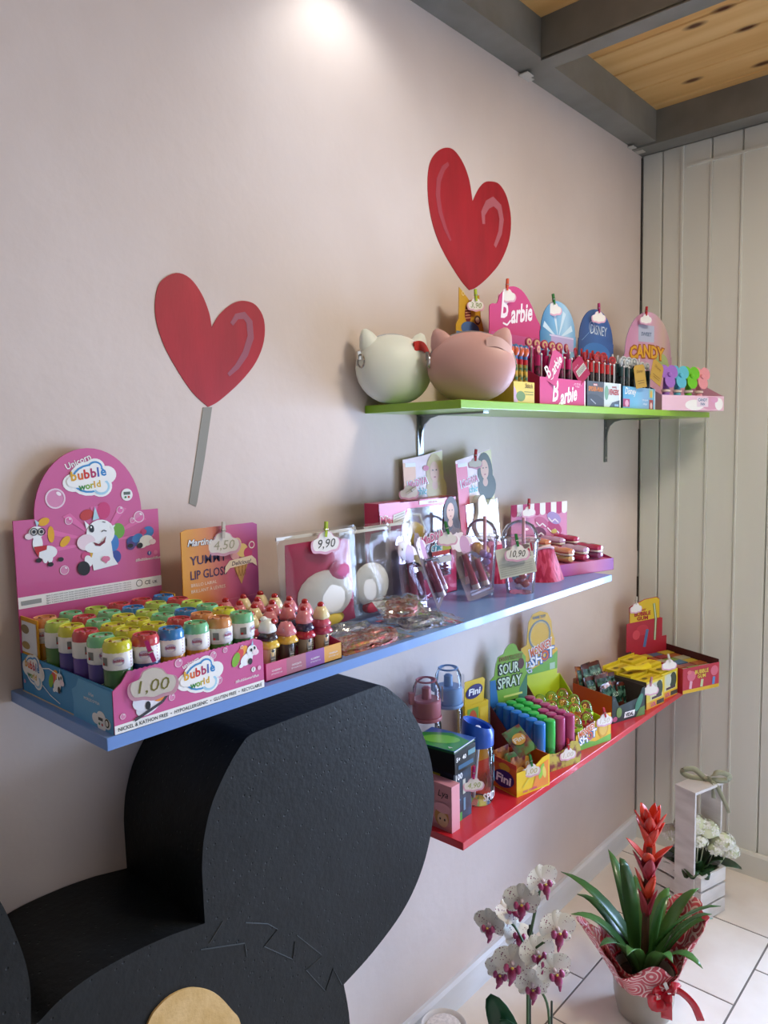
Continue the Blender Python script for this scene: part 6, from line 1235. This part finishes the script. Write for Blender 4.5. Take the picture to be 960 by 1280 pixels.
nz = N.new('ShaderNodeTexNoise'); nz.inputs['Scale'].default_value = 28; L.new(tcs.outputs['Object'], nz.inputs['Vector']); ml_ = N.new('ShaderNodeMath'); ml_.operation = 'MULTIPLY_ADD'; ml_.inputs[1].default_value = .9; ml_.inputs[2].default_value = -.25; L.new(nz.outputs['Fac'], ml_.inputs[0])
lt = N.new('ShaderNodeMath'); lt.operation = 'LESS_THAN'; L.new(vs_.outputs['Distance'], lt.inputs[0]); L.new(ml_.outputs[0], lt.inputs[1]); mo = N.new('ShaderNodeMix'); mo.data_type = 'RGBA'; L.new(lt.outputs[0], mo.inputs[0]); L.new(bs.inputs['Base Color'].links[0].from_socket, mo.inputs[6]); mo.inputs[7].default_value = (*hexc('7a3a5e'), 1); L.new(mo.outputs[2], bs.inputs['Base Color'])
lipp = noisy('orchid_lip', '8c1f4c', 'b8588a', scale=60, rough=.35); yel_ = M('d9c25a', .4)
def petal(par, ang, ln, w, nm, lift=.1, m=None):
    b = MB()
    def fn(u, v):
        s = math.sin(PI*min(1, .06+.90*v))**.6; x = (u-.5)*w*s; return (x, ln*v, ln*(lift*v*v*1.2-.25*(u-.5)**2*s+.03*math.sin(6*u)*v))
    b.grid(fn, 6, 7, m or pet, T=Matrix.Rotation(R(ang), 4, 'Z')); o = b.obj(nm, par, sharp=180); return o
def orchid_flower(pos, nrm, roll, s=1.0):
    b = MB(); b.ball((0,.002,.006), .004*s, .005*s, .006*s, M('e8d8e0', .4), 8, 6); o = b.obj('flower', ot); n = Vector(nrm).normalized()
    o.location = pos; o.rotation_mode = 'QUATERNION'; z = n; y = (Vector((0,0,1)) - z*z.z).normalized(); x = y.cross(z); o.rotation_quaternion = (Matrix((x, y, z)).transposed() @ Matrix.Rotation(R(roll), 3, 'Z')).to_quaternion()
    for a, ln, w, nm in ((0,.034,.028,'sepal'),(125,.034,.026,'sepal'),(-125,.034,.026,'sepal'),(68,.038,.044,'petal'),(-68,.038,.044,'petal')): petal(o, a, ln*s, w*s, nm, .0 if nm == 'sepal' else .12)
    q = s*1.35; b = MB(); b.ball((0,-.010*q,.010*q), .0065*q, .010*q, .005*q, lipp, 10, 6); b.ball((-.008*q,-.003*q,.010*q), .004*q, .006*q, .005*q, lipp, 8, 6); b.ball((.008*q,-.003*q,.010*q), .004*q, .006*q, .005*q, lipp, 8, 6); b.ball((0,-.001*q,.0125*q), .0022*q, .0018*q, .002*q, yel_, 8, 5); b.tube([(0,-.018*q,.010*q),(-.003*q,-.024*q,.014*q)], [.0035*q,.0012*q], lipp, 6); b.obj('lip', o)
camd = Vector((.78, -1.3, .55))
for i, (x, z, dy, dv, rl, s) in enumerate(((.402,.626,-.02,(-.05,.1,-.25),0,1.05),(.432,.668,.01,(.5,.25,-.2),8,1.0),(.317,.532,-.01,(-.35,-.1,-.3),12,1.0),(.475,.588,-.005,(.45,.1,-.15),-6,1.1),(.389,.490,-.035,(.0,.0,-.2),-4,1.15),(.430,.515,-.005,(.25,.1,.0),10,1.05),(.345,.438,-.01,(-.15,0,-.35),-8,1.0),(.466,.492,.0,(.4,.1,-.2),14,1.05),(.424,.448,-.015,(.1,0,-.35),4,1.0),(.355,.565,.015,(-.3,.6,.3),30,.95),(.372,.52,.01,(.1,.5,.2),-20,.9))):
    orchid_flower((x-OX, dy, z), camd.normalized()+Vector(dv), rl, s)
# ---- plain white pot, mostly below the frame
t = thing('ceramic_pot', 'plain white ceramic pot by the skirting below the red shelf', 'plant pot', (.095, 1.405, 0)); b = MB(); b.lathe([(0,0),(.048,0),(.052,.004),(.060,.098),(.058,.102),(.055,.098),(.050,.07),(0,.068)], M('e6e3e2', .35, coat=.2), 28); b.obj('pot', t); b = MB(); b.lathe([(0,.068),(.051,.085),(.045,.098),(.02,.104),(0,.105)], noisy('white_pebbles', 'e8e4e2', 'd0cccc', scale=120, rough=.6, bump=.8, bscale=120), 20); b.obj('pebbles', t)
